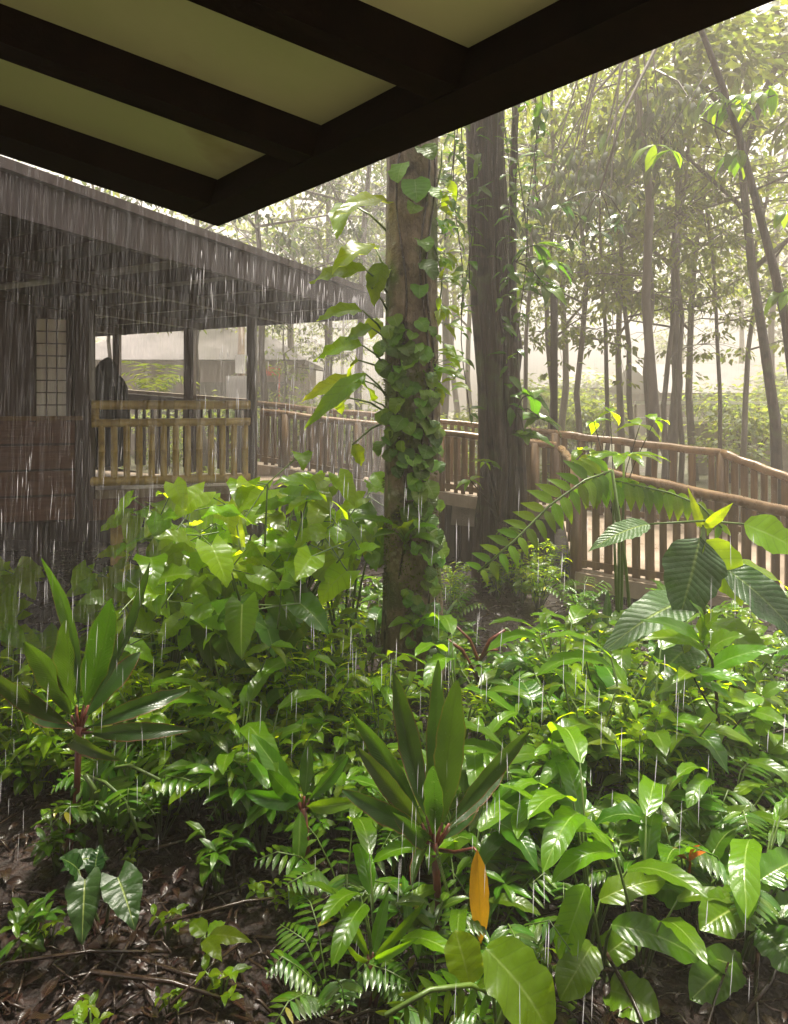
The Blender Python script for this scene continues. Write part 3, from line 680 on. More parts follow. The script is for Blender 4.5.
# small perched plants on trunk
for (bx, by, tips, lab) in (((405), 545, ((372, 538), (438, 528), (392, 528), (352, 520), (440, 545), (420, 520)), 'pale green fern like plant perched low on the mossy trunk'),
                            ((415), 630, ((388, 628), (448, 632), (400, 640), (440, 622)), 'two leaved green seedling sprouting from the mossy trunk foot')):
    e = thing('perched_plant', lab, 'plant', P(bx, by, TD - .25)); m = MB(); sm = MB()
    for tx, ty in tips:
        b = P(bx, by, TD - .24); t = P(tx, ty, TD - .5); m.leaf(b, t, S(13, TD), 'lance', .25, (0, -.4, 1), .2, .05, 8, 2, rg)
    sm.tube([P(bx, by + 8, TD - .2), P(bx, by, TD - .25)], .01, 5)
    part(sm, 'stem', M['stem'], e); part(m, 'foliage', M['fresh'], e)

# --- big dark trunk
TD2 = 7.9
t2 = thing('dark_fluted_tree', 'thick dark stringy barked trunk right of the vine covered one', 'tree', at(P(498, 400, TD2), 0))
m = MB()
tp = [(506, 620, 32), (504, 575, 23), (501, 520, 19), (503, 460, 20.5), (498, 400, 18), (499, 350, 20), (493, 290, 16), (491, 220, 17), (487, 120, 14.5), (486, 0, 14), (486, -200, 17), (486, -300, 16)]
fluted(m, [P(x, y, TD2) for x, y, _ in tp], [S(r, TD2) for *_, r in tp], 64, .50, 7, 7, 14)
part(m, 'trunk', M['bark_dark'], t2)
m = MB(); mb2 = MB(); top = P(486, -300, TD2)
for (x0, pts) in ((476, [(486, 610), (484, 480), (482, 400), (474, 300), (471, 200), (468, 60)]), (515, [(524, 610), (523, 480), (517, 380), (512, 280), (514, 160), (519, 40)]), (506, [(512, 590), (511, 420), (506, 300), (500, 160), (503, 60)])):
    mb2.tube([P(x, y, TD2 - .22) for x, y in pts], [.06, .05, .045, .045, .04, .035][:len(pts)], 8, jit=.2, rng=rg)
part(mb2, 'aerial_roots', M['bark_dark'], t2)
mb2 = MB()
for k in range(9):
    a = k * 2.4; e = top + V((math.cos(a) * rg.uniform(1.5, 4), math.sin(a) * rg.uniform(1.5, 4), rg.uniform(0, 3)))
    mb2.tube([top - V((0, 0, .5)), top.lerp(e, .5) + V((0, 0, .3)), e], [.12, .07, .03], 6); crown_leaves(m, rg, e, (1.0, 1.0, .6), 70, .22)
part(mb2, 'branches', M['bark'], t2); part(m, 'crown', M['tree_leaf'], t2)

def spray(name, label, cat, base, dirs, D, size, mat, prof='ovate', seed=1, group=None, n=8, asp=.4, stw=.008):
    """fan of big leaves around anchor pixels"""
    rgx = random.Random(seed); e = thing(name, label, cat, P(*base, D), group); m = MB(); sm = MB()
    for (px, py) in dirs:
        c = P(px, py, D + rgx.uniform(-.2, .2)); sm.tube([P(*base, D), P(*base, D).lerp(c, .5) + V((0, 0, .06)), c], stw, 5)
        for k in range(n):
            a = rgx.uniform(0, 6.28); d = V((math.cos(a), math.sin(a) * .7, rgx.uniform(-1.0, .15))).normalized(); l = S(size, D) * rgx.uniform(.7, 1.2)
            m.leaf(c, c + d * l, l * asp, prof, .15, V((rgx.uniform(-.3, .3), -.3, 1)), .2, .05, 6, 2, rgx)
    part(sm, 'stem', M['twig'], e); part(m, 'foliage', M[mat], e); return e
spray('epiphyte', 'large leaved epiphyte perched high on the right of the dark trunk', 'plant', (516, 262), ((535, 245), (548, 262), (532, 278), (545, 285)), 7.5, 32, 'green', 'ovate', 4, n=6)
spray('philodendron', 'broad leaved philodendron growing out of the dark trunk above the railing', 'plant', (516, 410), ((530, 395), (540, 418), (525, 435)), 7.5, 30, 'green', 'heart', 5, n=5, asp=.6)
spray('trunk_sprout', 'little leafy sprout on the front of the dark trunk', 'plant', (500, 525), ((492, 462), (508, 528), (485, 462), (470, 480)), 7.4, 16, 'fresh', 'ovate', 6, n=4)

hv = thing('hanging_vines', 'thin leafy lianas trailing down beside the dark trunk', 'vine', P(490, 100, 7.6)); m = MB(); sm = MB(); rg = random.Random(71)
for x0, y1 in ((458, 330), (466, 420), (474, 300), (512, 330), (522, 390), (532, 300), (540, 240), (450, 260), (505, 430)):
    Dv = 7.45 + rg.uniform(-.15, .25); pts = [P(x0 + 5 * math.sin(y * .03 + x0), y, Dv) for y in range(40, y1, 25)]
    sm.tube(pts, .006, 4)
    for k in range(int((y1 - 40) / 9)):
        q = rg.random() * (len(pts) - 1); a = int(q); p = pts[a].lerp(pts[a + 1], q - a) if a + 1 < len(pts) else pts[-1]
        d = V((rg.uniform(-1, 1), rg.uniform(-.8, .3), rg.uniform(-1, .2))).normalized(); l = S(rg.uniform(9, 22), Dv)
        m.leaf(p, p + d * l, l * .45, 'ovate', .15, V((rg.uniform(-.4, .4), -.5, 1)), .2, .05, 5, 1, rg)
part(sm, 'stem', M['twig'], hv); part(m, 'foliage', M['green'], hv)

# --- background tree prototypes
def make_tree(name, label, h, r, crown, seed, nleaf, mat='tree_leaf', bare=.45, lean=0, leafL=.2, nb=14, spread=.32):
    rgx = random.Random(seed); e = thing(name, label, 'tree'); tr = MB(); cr_ = MB(); bl = MB()
    pts = []; x = y = 0
    for k in range(9):
        t = k / 8; pts.append(V((x + lean * h * t * t, y, -.2 + h * t))); x += rgx.uniform(-.03, .03) * h * .5; y += rgx.uniform(-.03, .03) * h * .5
    tr.tube(pts, [r * (1.25 if k == 0 else 1) * (1 - .085 * k) for k in range(9)], 8, jit=.06, rng=rgx)
    part(tr, 'trunk', M['bark'], e)
    for k in range(nb):
        t = bare + (1 - bare) * (k + rgx.random()) / nb; s = t * 8; a = min(7, int(s)); p = pts[a].lerp(pts[a + 1], s - a)
        an = k * 2.4 + rgx.uniform(-.5, .5); Lb = h * spread * (1.15 - .6 * abs(t - .7)) * rgx.uniform(.6, 1.1)
        d = V((math.cos(an), math.sin(an), rgx.uniform(.1, .7)))
        q1 = p + d * Lb * .5 + V((0, 0, rgx.uniform(-.1, .2) * Lb)); q2 = p + d * Lb + V((0, 0, rgx.uniform(-.25, .15) * Lb))
        bl.tube([p, q1, q2], [r * .38, r * .22, r * .08], 5)
        for c in range(8):
            f = rgx.uniform(.25, 1.05); b0 = p.lerp(q1, f * 2) if f < .5 else q1.lerp(q2, min(1, f * 2 - 1))
            cc = b0 + V((rgx.gauss(0, .16), rgx.gauss(0, .16), rgx.gauss(0, .12))) * Lb * 1.6
            bl.tube([b0, b0.lerp(cc, .5) + V((0, 0, .04 * Lb)), cc], [r * .14, r * .09, r * .04], 4, cap=False)
            ks = rgx.uniform(.5, 1.3); crown_leaves(cr_, rgx, cc, (crown * .55 * ks, crown * .55 * ks, crown * .3 * ks), max(1, int(nleaf / (nb * 8) * ks)), leafL, .8)
    part(bl, 'branches', M['bark'], e); part(cr_, 'crown', M[mat], e); return e
protos = [
 make_tree('forest_tree', 'x', 11, .13, .75, 101, 2900, leafL=.2, bare=.42),
 make_tree('forest_tree', 'x', 13, .17, .95, 102, 3300, leafL=.24, bare=.48),
 make_tree('slender_tree', 'x', 9, .07, .5, 103, 1700, leafL=.16, bare=.36, lean=.08, nb=12, spread=.22),
 make_tree('slender_tree', 'x', 10, .055, .45, 104, 1300, leafL=.15, bare=.4, lean=-.06, nb=10, spread=.2),
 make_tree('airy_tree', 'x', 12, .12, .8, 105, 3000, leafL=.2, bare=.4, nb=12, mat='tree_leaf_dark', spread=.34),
]
used = [False] * len(protos)
def put(k, px, D, s=1, rz=0, label=None, group=None):
    o = protos[k] if not used[k] else copy_tree(protos[k]); used[k] = True
    o.location = ((px - CX) / F * D, D, gz((px - CX) / F * D, D)); o.rotation_euler = (0, 0, rz); o.scale = (s, s, s * 1.0)
    o['label'] = label; o['category'] = 'tree'
    if group: o['group'] = group
    elif 'group' in o: del o['group']
    return o
GW = 'trees in the misty wood beyond the boardwalk'
rg = random.Random(77)
# behind the pavilion
put(4, 262, 13.5, .75, 1.0, 'dark slim tree standing just right of the front pavilion post')
put(4, 204, 15.5, .8, 2.2, 'grey forked tree seen between the two pavilion posts')
put(4, 366, 15.0, .85, 3.3, 'dim tree close behind the left edge of the mossy trunk')
put(2, 318, 19, .8, 1.1, 'slim leafy tree in front of the mauve building corner')
put(2, 285, 21, .7, 2.1, 'small leafy tree beside the red board before the mauve building')
put(3, 106, 15, 1, .6, 'thin tree leaning behind the black hooded shape')
put(1, 330, 22, .95, 1.9, 'leafy tree in the mist above the pavilion eave', GW)
put(1, 285, 27, 1.0, 4.0, 'pale misty tree rising behind the pavilion roof corner', GW)
put(0, 395, 20, 1.0, 5.0, 'misty tree hidden partly by the vine covered trunk', GW)
put(0, 225, 30, .9, .3, 'faint tree against the white sky above the pavilion roof', GW)
put(1, 440, 24, 1.1, 2.8, 'misty tree showing between the two big trunks', GW)
# right hand wood
for i, (k, px, D, s) in enumerate(((2, 545, 15, 1.1), (3, 532, 13.4, 1.0), (2, 582, 14.5, 1.15), (3, 600, 16, 1.1), (0, 618, 19, .9), (2, 640, 15.5, 1.1), (3, 652, 13.5, 1.2), (1, 668, 15, .85), (2, 663, 14.2, 1.0), (3, 679, 14, 1.1), (0, 694, 18, .9), (3, 712, 15, 1.0), (2, 738, 16.5, 1.1), (0, 560, 21, 1.0))):
    put(k, px, D, s, rg.uniform(0, 6.28), ['slim pale trunk tree among the thin trees behind the ramp railing', 'stout pale trunk tree behind the ramp railing'][k < 2], GW)
for i in range(9):
    D = rg.uniform(24, 48); px = rg.uniform(420, 860); k = rg.choice((0, 1, 1, 4, 0))
    put(k, px, D, rg.uniform(.85, 1.35), rg.uniform(0, 6.28), 'tall leafy tree fading into the mist of the wood', GW)
for i in range(6):
    D = rg.uniform(38, 52); px = 120 + i * 55; put(1, px, D, rg.uniform(.6, .85), rg.uniform(0, 6.28), 'faint far tree behind the low mauve building', GW)

# --- right edge leaning tree with drooping leaf clusters, near
LD = 8.6
lt_ = thing('leaning_tree', 'slender dark tree leaning across the right edge with drooping leaf clusters', 'tree', at(P(805, 470, LD), 0))
m = MB()
pp = [(812, 560), (798, 420), (786, 320), (772, 262), (757, 205), (740, 140), (722, 85), (705, 40), (690, 5), (676, -40)]
m.tube([P(x, y, LD) for x, y in pp], [.08, .065, .06, .054, .048, .044, .04, .036, .032, .028], 8, jit=.06, rng=rg); part(m, 'trunk', M['bark_dark'], lt_)
m = MB(); cl = MB()
def twigc(path, D, r=.014): m.tube([P(x, y, D) for x, y in path], [r] + [r * .7] * (len(path) - 1), 5)
def cluster(px, py, D, n, size, spread=1.0):
    c = P(px, py, D)
    for k in range(n):
        a = rg.uniform(0, 6.28); d = V((math.cos(a) * .75 * spread, math.sin(a) * .6, rg.uniform(-1, -.35))).normalized(); l = S(size, D) * rg.uniform(.75, 1.15)
        cl.leaf(c, c + d * l, l * .36, 'lance', .18, V((rg.uniform(-.3, .3), -.4, 1)), .2, .04, 6, 2, rg)
for path in ([(758, 207), (742, 215), (735, 200)], [(722, 85), (715, 130), (722, 150), (705, 146)], [(740, 140), (700, 118), (728, 92)], [(723, 88), (714, 92), (705, 100)], [(772, 262), (788, 240), (800, 225)], [(738, 134), (760, 100), (775, 95)],
             [(722, 85), (712, 90), (707, 92)], [(731, 110), (748, 98)]): twigc(path, LD)
for px, py, n, sz in ((737, 150, 9, 28), (712, 92, 3, 24), (728, 98, 6, 30), (745, 95, 7, 30), (760, 92, 4, 26), (735, 105, 6, 30), (770, 88, 4, 26), (785, 210, 5, 26), (655, 145, 5, 24), (670, 150, 4, 22), (790, 290, 6, 30)):
    cluster(px, py, LD, n, sz)
twigc([(713, 62), (690, 100), (662, 140)], LD, .01)
part(m, 'branches', M['bark_dark'], lt_); part(cl, 'foliage', M['fresh'], lt_)
# tree at right with forked branch
ft = thing('forked_tree', 'grey forked tree at the upper right corner', 'tree', at(P(800, 470, 13), 0))
m = MB()
m.tube([P(x, y, 13) for x, y in ((778, 520), (775, 420), (762, 330), (752, 270), (745, 200), (738, 120), (735, 60))], [.12, .10, .09, .08, .075, .06, .045], 8, jit=.08, rng=rg)
for path, r in (([(742, 160), (765, 90), (790, 40), (810, 10)], .08), ([(740, 130), (700, 80), (672, 40)], .07), ([(752, 270), (800, 230), (840, 190)], .06), ([(745, 210), (690, 160), (640, 120)], .05), ([(788, 40), (776, 10), (770, -30)], .06)):
    m.tube([P(x, y, 13) for x, y in path], [r] + [r * .7] * (len(path) - 1), 6)
part(m, 'trunk', M['bark_dark'], ft)
cl = MB()
for px, py in ((680, 60), (640, 130), (660, 90), (720, 30), (760, 20), (800, 30), (820, 180), (700, 120), (740, 60), (615, 120), (780, 60), (690, 30), (800, 120)):
    crown_leaves(cl, rg, P(px, py, 13 + rg.uniform(-1, 1)), (.75, .75, .4), 150, .26)
part(cl, 'crown', M['tree_leaf'], ft)
# dark drooping foliage under the eave at the top
dt = thing('drooping_tree', 'shadowed tree whose drooping branches hang below the dark eave beam', 'tree', at(P(640, 470, 17), 0))
m = MB(); m.tube([P(x, y, 12) for x, y in ((648, 520), (655, 420), (646, 300), (650, 200), (638, 100), (628, -100))], [.11, .10, .085, .075, .065, .05], 8, jit=.1, rng=rg); part(m, 'trunk', M['bark'], dt)
cl = MB(); m = MB()
for px, py in ((575, 185), (600, 170), (625, 150), (590, 205), (650, 130), (560, 215), (610, 200), (640, 165), (660, 110), (575, 160), (545, 200), (530, 215), (690, 100)):
    c = P(px, py, 11 + rg.uniform(-.8, .8)); y0 = rg.uniform(-90, 90); b0 = P(632 + y0 * .05, y0, 12); m.tube([b0, b0.lerp(c, .4) + V((0, 0, .35)), b0.lerp(c, .8) + V((0, 0, .25)), c], [.03, .022, .014, .008], 5, cap=False)
    for _ in range(30):
        a = rg.uniform(0, 6.28); o = V((rg.gauss(0, .26), rg.gauss(0, .26), rg.gauss(0, .16))); d = V((math.cos(a) * .5, math.sin(a) * .5, -1)).normalized(); l = rg.uniform(.18, .36)
        cl.leaf(c + o, c + o + d * l, l * .3, 'lance', .15, V((rg.uniform(-.3, .3), -.6, 1)), .2, .04, 5, 1, rg)
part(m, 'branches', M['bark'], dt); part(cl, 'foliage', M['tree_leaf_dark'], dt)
# mid-air dark leaf sprays between trunk and lamp
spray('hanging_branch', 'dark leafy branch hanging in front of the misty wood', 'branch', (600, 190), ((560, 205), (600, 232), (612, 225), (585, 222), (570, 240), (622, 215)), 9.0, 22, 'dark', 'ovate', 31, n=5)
e = bpy.data.objects['hanging_branch']
m = MB(); m.tube([P(600, 190, 9.0), P(625, 110, 9.3), P(660, 40, 9.8), P(690, -60, 10.5)], [.015, .02, .03, .04], 6); part(m, 'branch', M['bark'], e)

# background shrubs
def make_bush(name, h, rad, n, seed, mat, leafL):
    rgx = random.Random(seed); e = thing(name, 'x', 'shrub'); cr_ = MB(); st = MB()
    for k in range(9):
        a = k * 2.4; p = V((math.cos(a) * rad * rgx.uniform(.2, .8), math.sin(a) * rad * rgx.uniform(.2, .8), h * rgx.uniform(.4, .9)))
        st.tube([V((0, 0, -.05)), p * .5 + V((0, 0, .1)), p], [.025, .018, .008], 5); crown_leaves(cr_, rgx, p, (rad * .5, rad * .5, h * .25), n // 9, leafL)
    part(st, 'stem', M['twig'], e); part(cr_, 'foliage', M[mat], e); return e
bp = [make_bush('leafy_shrub', 1.3, .9, 700, 201, 'tree_leaf', .16), make_bush('leafy_shrub', 2.2, 1.2, 900, 202, 'tree_leaf', .2)]
ub = [0, 0]
for i in range(46):
    k = rg.randrange(2); D = rg.uniform(13.5, 30); px = rg.uniform(60, 830)
    if 540 < px and D < 15: D += 3
    if px < 350 and D < 16: k = 0
    o = bp[k] if not ub[k] else copy_tree(bp[k]); ub[k] = 1
    o.location = ((px - CX) / F * D, D, 0); o.rotation_euler = (0, 0, rg.uniform(0, 6)); s = rg.uniform(.5, 1.0) if px < 540 else rg.uniform(.8, 1.5); o.scale = (s, s, s)
    o['label'] = 'misty shrub in the undergrowth of the wood behind the pavilion' if px < 394 else 'misty shrub in the undergrowth of the wood behind the ramp'
    o['category'] = 'shrub'; o['group'] = 'misty undergrowth shrubs ' + ('behind the pavilion' if px < 394 else 'behind the ramp')
for i in range(9):
    D = rg.uniform(28, 42); px = rg.uniform(530, 800); o = copy_tree(bp[1]); s = rg.uniform(1.1, 1.9)
    o.location = ((px - CX) / F * D, D, 0); o.rotation_euler = (0, 0, rg.uniform(0, 6)); o.scale = (s, s, s)
    o['label'] = 'tall misty shrub before the pale distant houses'; o['category'] = 'shrub'; o['group'] = 'tall shrubs before the distant houses'
# pale palm-like fern behind pavilion
e = thing('small_palm', 'small pale palm in the mist seen through the pavilion opening', 'palm', at(P(158, 395, 13), 0)); m = MB(); sm = MB(); rg = random.Random(4)
c = P(156, 393, 13); sm.tube([at(c, 0), c], .05, 6)
for k in range(9):
    a = k * .7; t = c + V((math.cos(a) * .7, math.sin(a) * .7, rg.uniform(.05, .55)))
    for q in range(9):
        b = c.lerp(t, (q + 1) / 9) + V((0, 0, .25 * math.sin(math.pi * (q + 1) / 10)))
        for s_ in (-1, 1):
            d = V((-math.sin(a) * s_, math.cos(a) * s_, -.3)) * .28 + (t - c) * .15; m.tinyleaf(b, d, V((0, 0, 1)), .3, .05)
part(sm, 'trunk', M['bark'], e); part(m, 'fronds', M['tree_leaf'], e)

# ================================================================== GARDEN PLANTS
def cordyline(label, crown, stem_base, leaves, D, mat='cord', prof='cord', extra=None, name='cordyline'):
    rgx = random.Random(int(crown[0])); c = P(*crown, D); e = thing(name, label, 'plant', at(P(*stem_base, D), gz(P(*stem_base, D).x, D)))
    st = MB(); b = P(*stem_base, D); b.z = gz(b.x, D) - .02
    st.tube([b, b.lerp(c, .5) + V((.02, 0, 0)), c], [.018, .015, .016], 8); m = MB()
    for (bx, by), (tx, ty), wd, dd, bow in leaves:
        b0 = P(bx, by, D); t0 = P(tx, ty, D + dd); st.tube([c - V((0, 0, .03)), b0.lerp(t0, .06)], [.009, .006], 5)
        m.leaf(b0, t0, S(wd * .74, D), prof, bow * 1.2 + rgx.uniform(-.05, .05), V((rgx.uniform(-.45, .45), -1.0, .45)), rgx.uniform(.2, .55), .05, 16, 3, rgx, rgx.uniform(-.5, .5))
    part(st, 'stem', M['cordred'], e); part(m, 'foliage', M[mat], e); return e
cordyline('dark green cordyline with reddish leaf edges rising at the left edge', (79, 726), (66, 862),
          [((78, 715), (42, 558), 22, .1, -.12), ((76, 712), (67, 620), 38, -.1, -.02), ((82, 712), (112, 598), 40, -.15, -.06), ((74, 720), (24, 642), 32, -.1, -.05), ((84, 715), (150, 562), 20, .15, -.08),
           ((72, 726), (-20, 668), 24, -.1, .12), ((84, 720), (140, 652), 28, .25, .06), ((86, 728), (188, 690), 24, .2, .12), ((88, 733), (192, 730), 22, -.05, .16), ((80, 730), (30, 712), 20, .3, .15), ((76, 735), (120, 760), 18, -.3, .2)], 3.15)
e = cordyline('large central cordyline with a hanging orange yellow leaf at the bottom', (434, 842), (432, 985),
          [((433, 832), (438, 660), 26, .12, -.03), ((441, 832), (457, 680), 42, .0, -.03), ((434, 838), (433, 766), 28, -.22, -.05), ((429, 826), (393, 672), 33, .15, -.06), ((427, 832), (352, 714), 27, .05, -.10), ((425, 828), (358, 748), 24, -.1, .02),
           ((444, 830), (530, 730), 23, .05, -.12), ((426, 834), (342, 790), 25, -.12, .1), ((446, 832), (505, 770), 20, .3, .05), ((426, 842), (392, 812), 22, -.2, .15), ((428, 845), (412, 886), 16, -.2, .15), ((440, 842), (480, 800), 18, .25, .08)], 2.62)
m = MB(); m.tube([P(440, 850, 2.6), P(455, 852, 2.52), P(474, 848, 2.48), P(478, 853, 2.46)], [.008, .006, .005, .005], 6); part(m, 'dead_stalk', M['cordred'], e)
m = MB(); m.leaf(P(477, 850, 2.46), P(481, 944, 2.44), S(20, 2.45), 'lance', .05, (0, -1, .1), .2, .03, 14, 3)
y_ = part(m, 'drooping_leaf', M['yellow'], e); y_['label'] = 'orange yellow dying leaf hanging from the cordyline'
cordyline('smaller cordyline left of the central one with one hanging yellowish leaf', (303, 808), (302, 930),
          [((300, 800), (252, 734), 24, .1, .05), ((302, 800), (245, 792), 22, -.1, .15), ((307, 802), (348, 755), 18, .1, .05), ((300, 804), (268, 770), 22, -.15, .05), ((300, 808), (297, 872), 20, -.15, .1), ((306, 806), (362, 800), 18, -.1, .16), ((304, 800), (310, 742), 20, .1, 0)], 2.95, 'green')
cordyline('young narrow leaved seedling below the central cordyline', (371, 962), (371, 1012),
          [((370, 958), (332, 888), 14, .05, .04), ((372, 956), (388, 892), 18, .1, 0), ((374, 958), (425, 902), 13, .0, .06), ((374, 960), (418, 938), 11, -.1, .1), ((370, 960), (345, 940), 11, -.1, .1)], 2.38, 'fresh', 'lance', name='seedling')

def compound(name, label, D, base, parts_, mat='fresh', cat='plant', stem=None, group=None):
    """parts_: list of (rachis pixels, leaflet px length, pairs, aspect)"""
    rgx = random.Random(int(base[0])); b = P(*base, D); b.z = gz(b.x, D); e = thing(name, label, cat, b, group); st = MB(); m = MB()
    if stem: st.tube([b - V((0, 0, .03))] + [P(x, y, D) for x, y in stem], .012, 6)
    for path, ll, pairs, asp, hang in parts_:
        pts = [P(x, y, D + dd) for x, y, dd in path]
        st.tube(pts, [.008] * len(pts), 5)
        n = len(pts) - 1
        for k in range(pairs):
            s = (k + .6) / pairs * n; a = min(n - 1, int(s)); p = pts[a].lerp(pts[a + 1], s - a); tg = (pts[a + 1] - pts[a]).normalized()
            sd = tg.cross(V((0, -1, .45))).normalized(); l = S(ll, D) * (1 - .45 * (k / pairs) ** 2) * rgx.uniform(.9, 1.1)
            for sg in (-1, 1):
                d = (sd * sg + tg * .35 + V((0, 0, -hang))).normalized(); m.leaf(p, p + d * l, l * asp, 'ovate', rgx.uniform(.06, .18), V((rgx.uniform(-.2, .2), -1, .5)), .15, .03, 6, 2, rgx)
    part(st, 'stem', M['stem'], e); part(m, 'foliage', M[mat], e); return e
compound('arching_frond_plant', 'arching pinnate frond with paired oval leaflets before the ramp post', 4.6, (640, 620),
         [([(612, 470, .1), (585, 480, 0), (550, 505, -.1), (515, 540, -.2), (478, 572, -.3)], 29, 16, .42, .2)], 'fresh', stem=[(625, 560), (612, 470)])
compound('hanging_leaflet_plant', 'row of hanging oval leaflets arching across the ramp railing', 4.9, (618, 610),
         [([(612, 480, 0), (640, 486, 0), (670, 493, 0), (700, 505, 0), (722, 528, -.1)], 27, 12, .48, 1.2), ([(612, 478, 0), (600, 482, -.1), (580, 492, -.1)], 26, 4, .5, 1.2)], 'fresh', stem=[(619, 540), (612, 478)])
# umbrella leaf sapling
def umbrella(label, D, base, hubs, mat='fresh', name='umbrella_sapling'):
    rgx = random.Random(int(base[0]) + 3); b = P(*base, D); b.z = gz(b.x, D); e = thing(name, label, 'plant', b); st = MB(); m = MB()
    for hx, hy, rr, nn in hubs:
        h = P(hx, hy, D); st.tube([b, b.lerp(h, .5), h], [.014, .012, .008], 6)
        for k in range(nn):
            a = 2 * math.pi * k / nn + .3; d = V((math.cos(a), math.sin(a) * .8, -.22 + .1 * rgx.random())); l = S(rr, D) * rgx.uniform(.85, 1.1)
            m.leaf(h + d * .02, h + d * l, l * .26, 'lance', .14, (0, -.15, 1), .2, .04, 8, 2, rgx)
    part(st, 'stem', M['stem'], e); part(m, 'foliage', M[mat], e); return e
umbrella('umbrella leaved sapling standing in front of the ramp railing', 5.0, (620, 620), [(624, 455, 48, 11), (612, 480, 32, 7)], 'lime')
# thin stemmed sapling above rail
spray('thin_sapling', 'thin sapling with few bright leaves rising above the ramp railing', 'plant', (615, 520), ((594, 422), (640, 425), (610, 412), (655, 420), (580, 450), (590, 455)), 5.2, 22, 'lime', 'ovate', 12, n=3, asp=.55, stw=.004)
# quilted big leaf plant
e = thing('quilted_leaf_plant', 'plant with huge quilted dark leaves in front of the ramp railing', 'plant', at(P(703, 700, 4.2), gz(P(703, 700, 4.2).x, 4.2))); st = MB(); m = MB(); m2 = MB(); D = 4.2
st.tube([at(P(703, 640, D), 0), P(703, 620, D), P(703, 527, D)], [.02, .018, .014], 8); rg = random.Random(44)
for (bx, by), (tx, ty), wd, dd, bow, k, upv in [((700, 538), (677, 626), 60, -.15, .06, 0, (-.15, -1, .35)), ((706, 540), (742, 606), 46, .0, .08, 1, (.2, -1, .4)), ((722, 566), (812, 655), 52, -.3, .1, 0, (.25, -.8, .7)), ((650, 524), (588, 552), 26, -.1, .12, 0, (0, -.6, 1)),
        ((744, 524), (806, 556), 44, -.1, .08, 1, (0, -.8, .7)), ((694, 598), (600, 655), 46, -.3, .12, 0, (-.2, -.6, 1)), ((703, 530), (688, 488), 9, .05, 0, 1, (0, -1, .2)), ((704, 528), (733, 503), 11, -.05, .08, 1, (0, -1, .3)),
        ((708, 620), (775, 668), 40, -.35, .12, 1, (.1, -.5, 1)), ((700, 640), (640, 700), 40, -.4, .14, 0, (0, -.5, 1)), ((712, 570), (788, 590), 30, .3, .14, 1, (0, -.5, 1))]:
    a = P(bx, by, D); t = P(tx, ty, D + dd); st.tube([V((a.x * 0 + P(703, 400, D).x, D, a.z + .02)), a], [.008, .006], 5)
    (m if k == 0 else m2).leaf(a, t, S(wd, D) * 1.08, 'ovate', bow, upv, .12, .03, 16, 4, rg)
part(st, 'stem', M['stem'], e); part(m, 'foliage', M['quilt'], e); p2 = part(m2, 'young_foliage', M['lime'], e)

# bright heart leaf shrub
def heart_shrub(label, cx_, cy_, rx, ry, D, n, size, mat, seed, base, name='heart_leaf_shrub', dz=.6, prof='heart'):
    rgx = random.Random(seed); b = P(*base, D); b.z = gz(b.x, D); e = thing(name, label, 'shrub', b); st = MB(); m = MB()
    hubs = []
    for k in range(n // 5):
        a = rgx.uniform(0, 6.28); q = rgx.random() ** .6
        hubs.append(P(cx_ + rx * q * math.cos(a), cy_ + ry * q * math.sin(a), D + rgx.uniform(-dz, dz)))
        h = hubs[-1]; st.tube([b, b.lerp(h, .6) + V((0, 0, .1)), h], [.014, .010, .005], 5)
    for k in range(n):
        h = hubs[k % len(hubs)]; o = V((rgx.gauss(0, .12), rgx.gauss(0, .15), rgx.gauss(0, .10))); a = h + o; st.tube([h, a], .004, 4, cap=False)
        l = S(size, D) * rgx.uniform(.55, 1.15); an = rgx.uniform(0, 6.28)
        d = V((math.cos(an) * .7, -abs(math.sin(an)) * .6, rgx.uniform(-.95, .15))).normalized()
        m.leaf(a, a + d * l, l * rgx.uniform(.68, .85), prof, rgx.uniform(.05, .2), V((rgx.uniform(-.6, .6), -.5, rgx.uniform(.4, 1.3))), rgx.uniform(.05, .25), .06, 8, 3, rgx)
    part(st, 'stem', M['stem'], e); part(m, 'foliage', M[mat], e); return e
heart_shrub('big bright lime heart leaved shrub in front of the pavilion railing', 275, 540, 98, 58, 4.7, 190, 37, 'lime', 50, (260, 720))
heart_shrub('mid green broad leaved shrub at the left of the lime one', 165, 560, 62, 62, 4.5, 90, 37, 'lime', 51, (165, 720))
heart_shrub('darker drooping leaved plant under the lime shrub', 270, 605, 50, 45, 4.2, 30, 44, 'green', 52, (270, 740))
heart_shrub('bright leafy shrub cut off by the left frame edge', -12, 610, 38, 55, 4.6, 60, 36, 'lime', 53, (-15, 720))
heart_shrub('pale upright leaved plant between the lime shrub and the trunk', 340, 520, 35, 50, 5.2, 26, 36, 'fresh', 54, (345, 690), prof='ovate')
# top shoots of lime shrub
spray('tall_shoot', 'upright glossy leaved shoot topping the lime shrub', 'plant', (305, 600), ((300, 490), (315, 478), (330, 500)), 4.9, 38, 'lime', 'lance', 9, n=5, asp=.3)
# dead branch
m = MB(); m.tube([P(320, 528, 4.2), P(298, 558, 4.1), P(285, 575, 4.1), P(262, 605, 4.05), P(236, 628, 4.0)], [.006, .010, .018, .022, .02], 7, jit=.25, rng=rg)
for k in range(10):
    p = P(290 - 5 * k, 570 + 5 * k, 4.05); m.leaf(p, p + V((rg.uniform(-.08, .08), -.03, -rg.uniform(.04, .12))), .04, 'ovate', .2, (0, -1, 0), .5, .2, 5, 1, rg)
tag(m.build('dead_branch', M['dead']), 'dark brown dead branch caught diagonally in the lime shrub', 'branch')

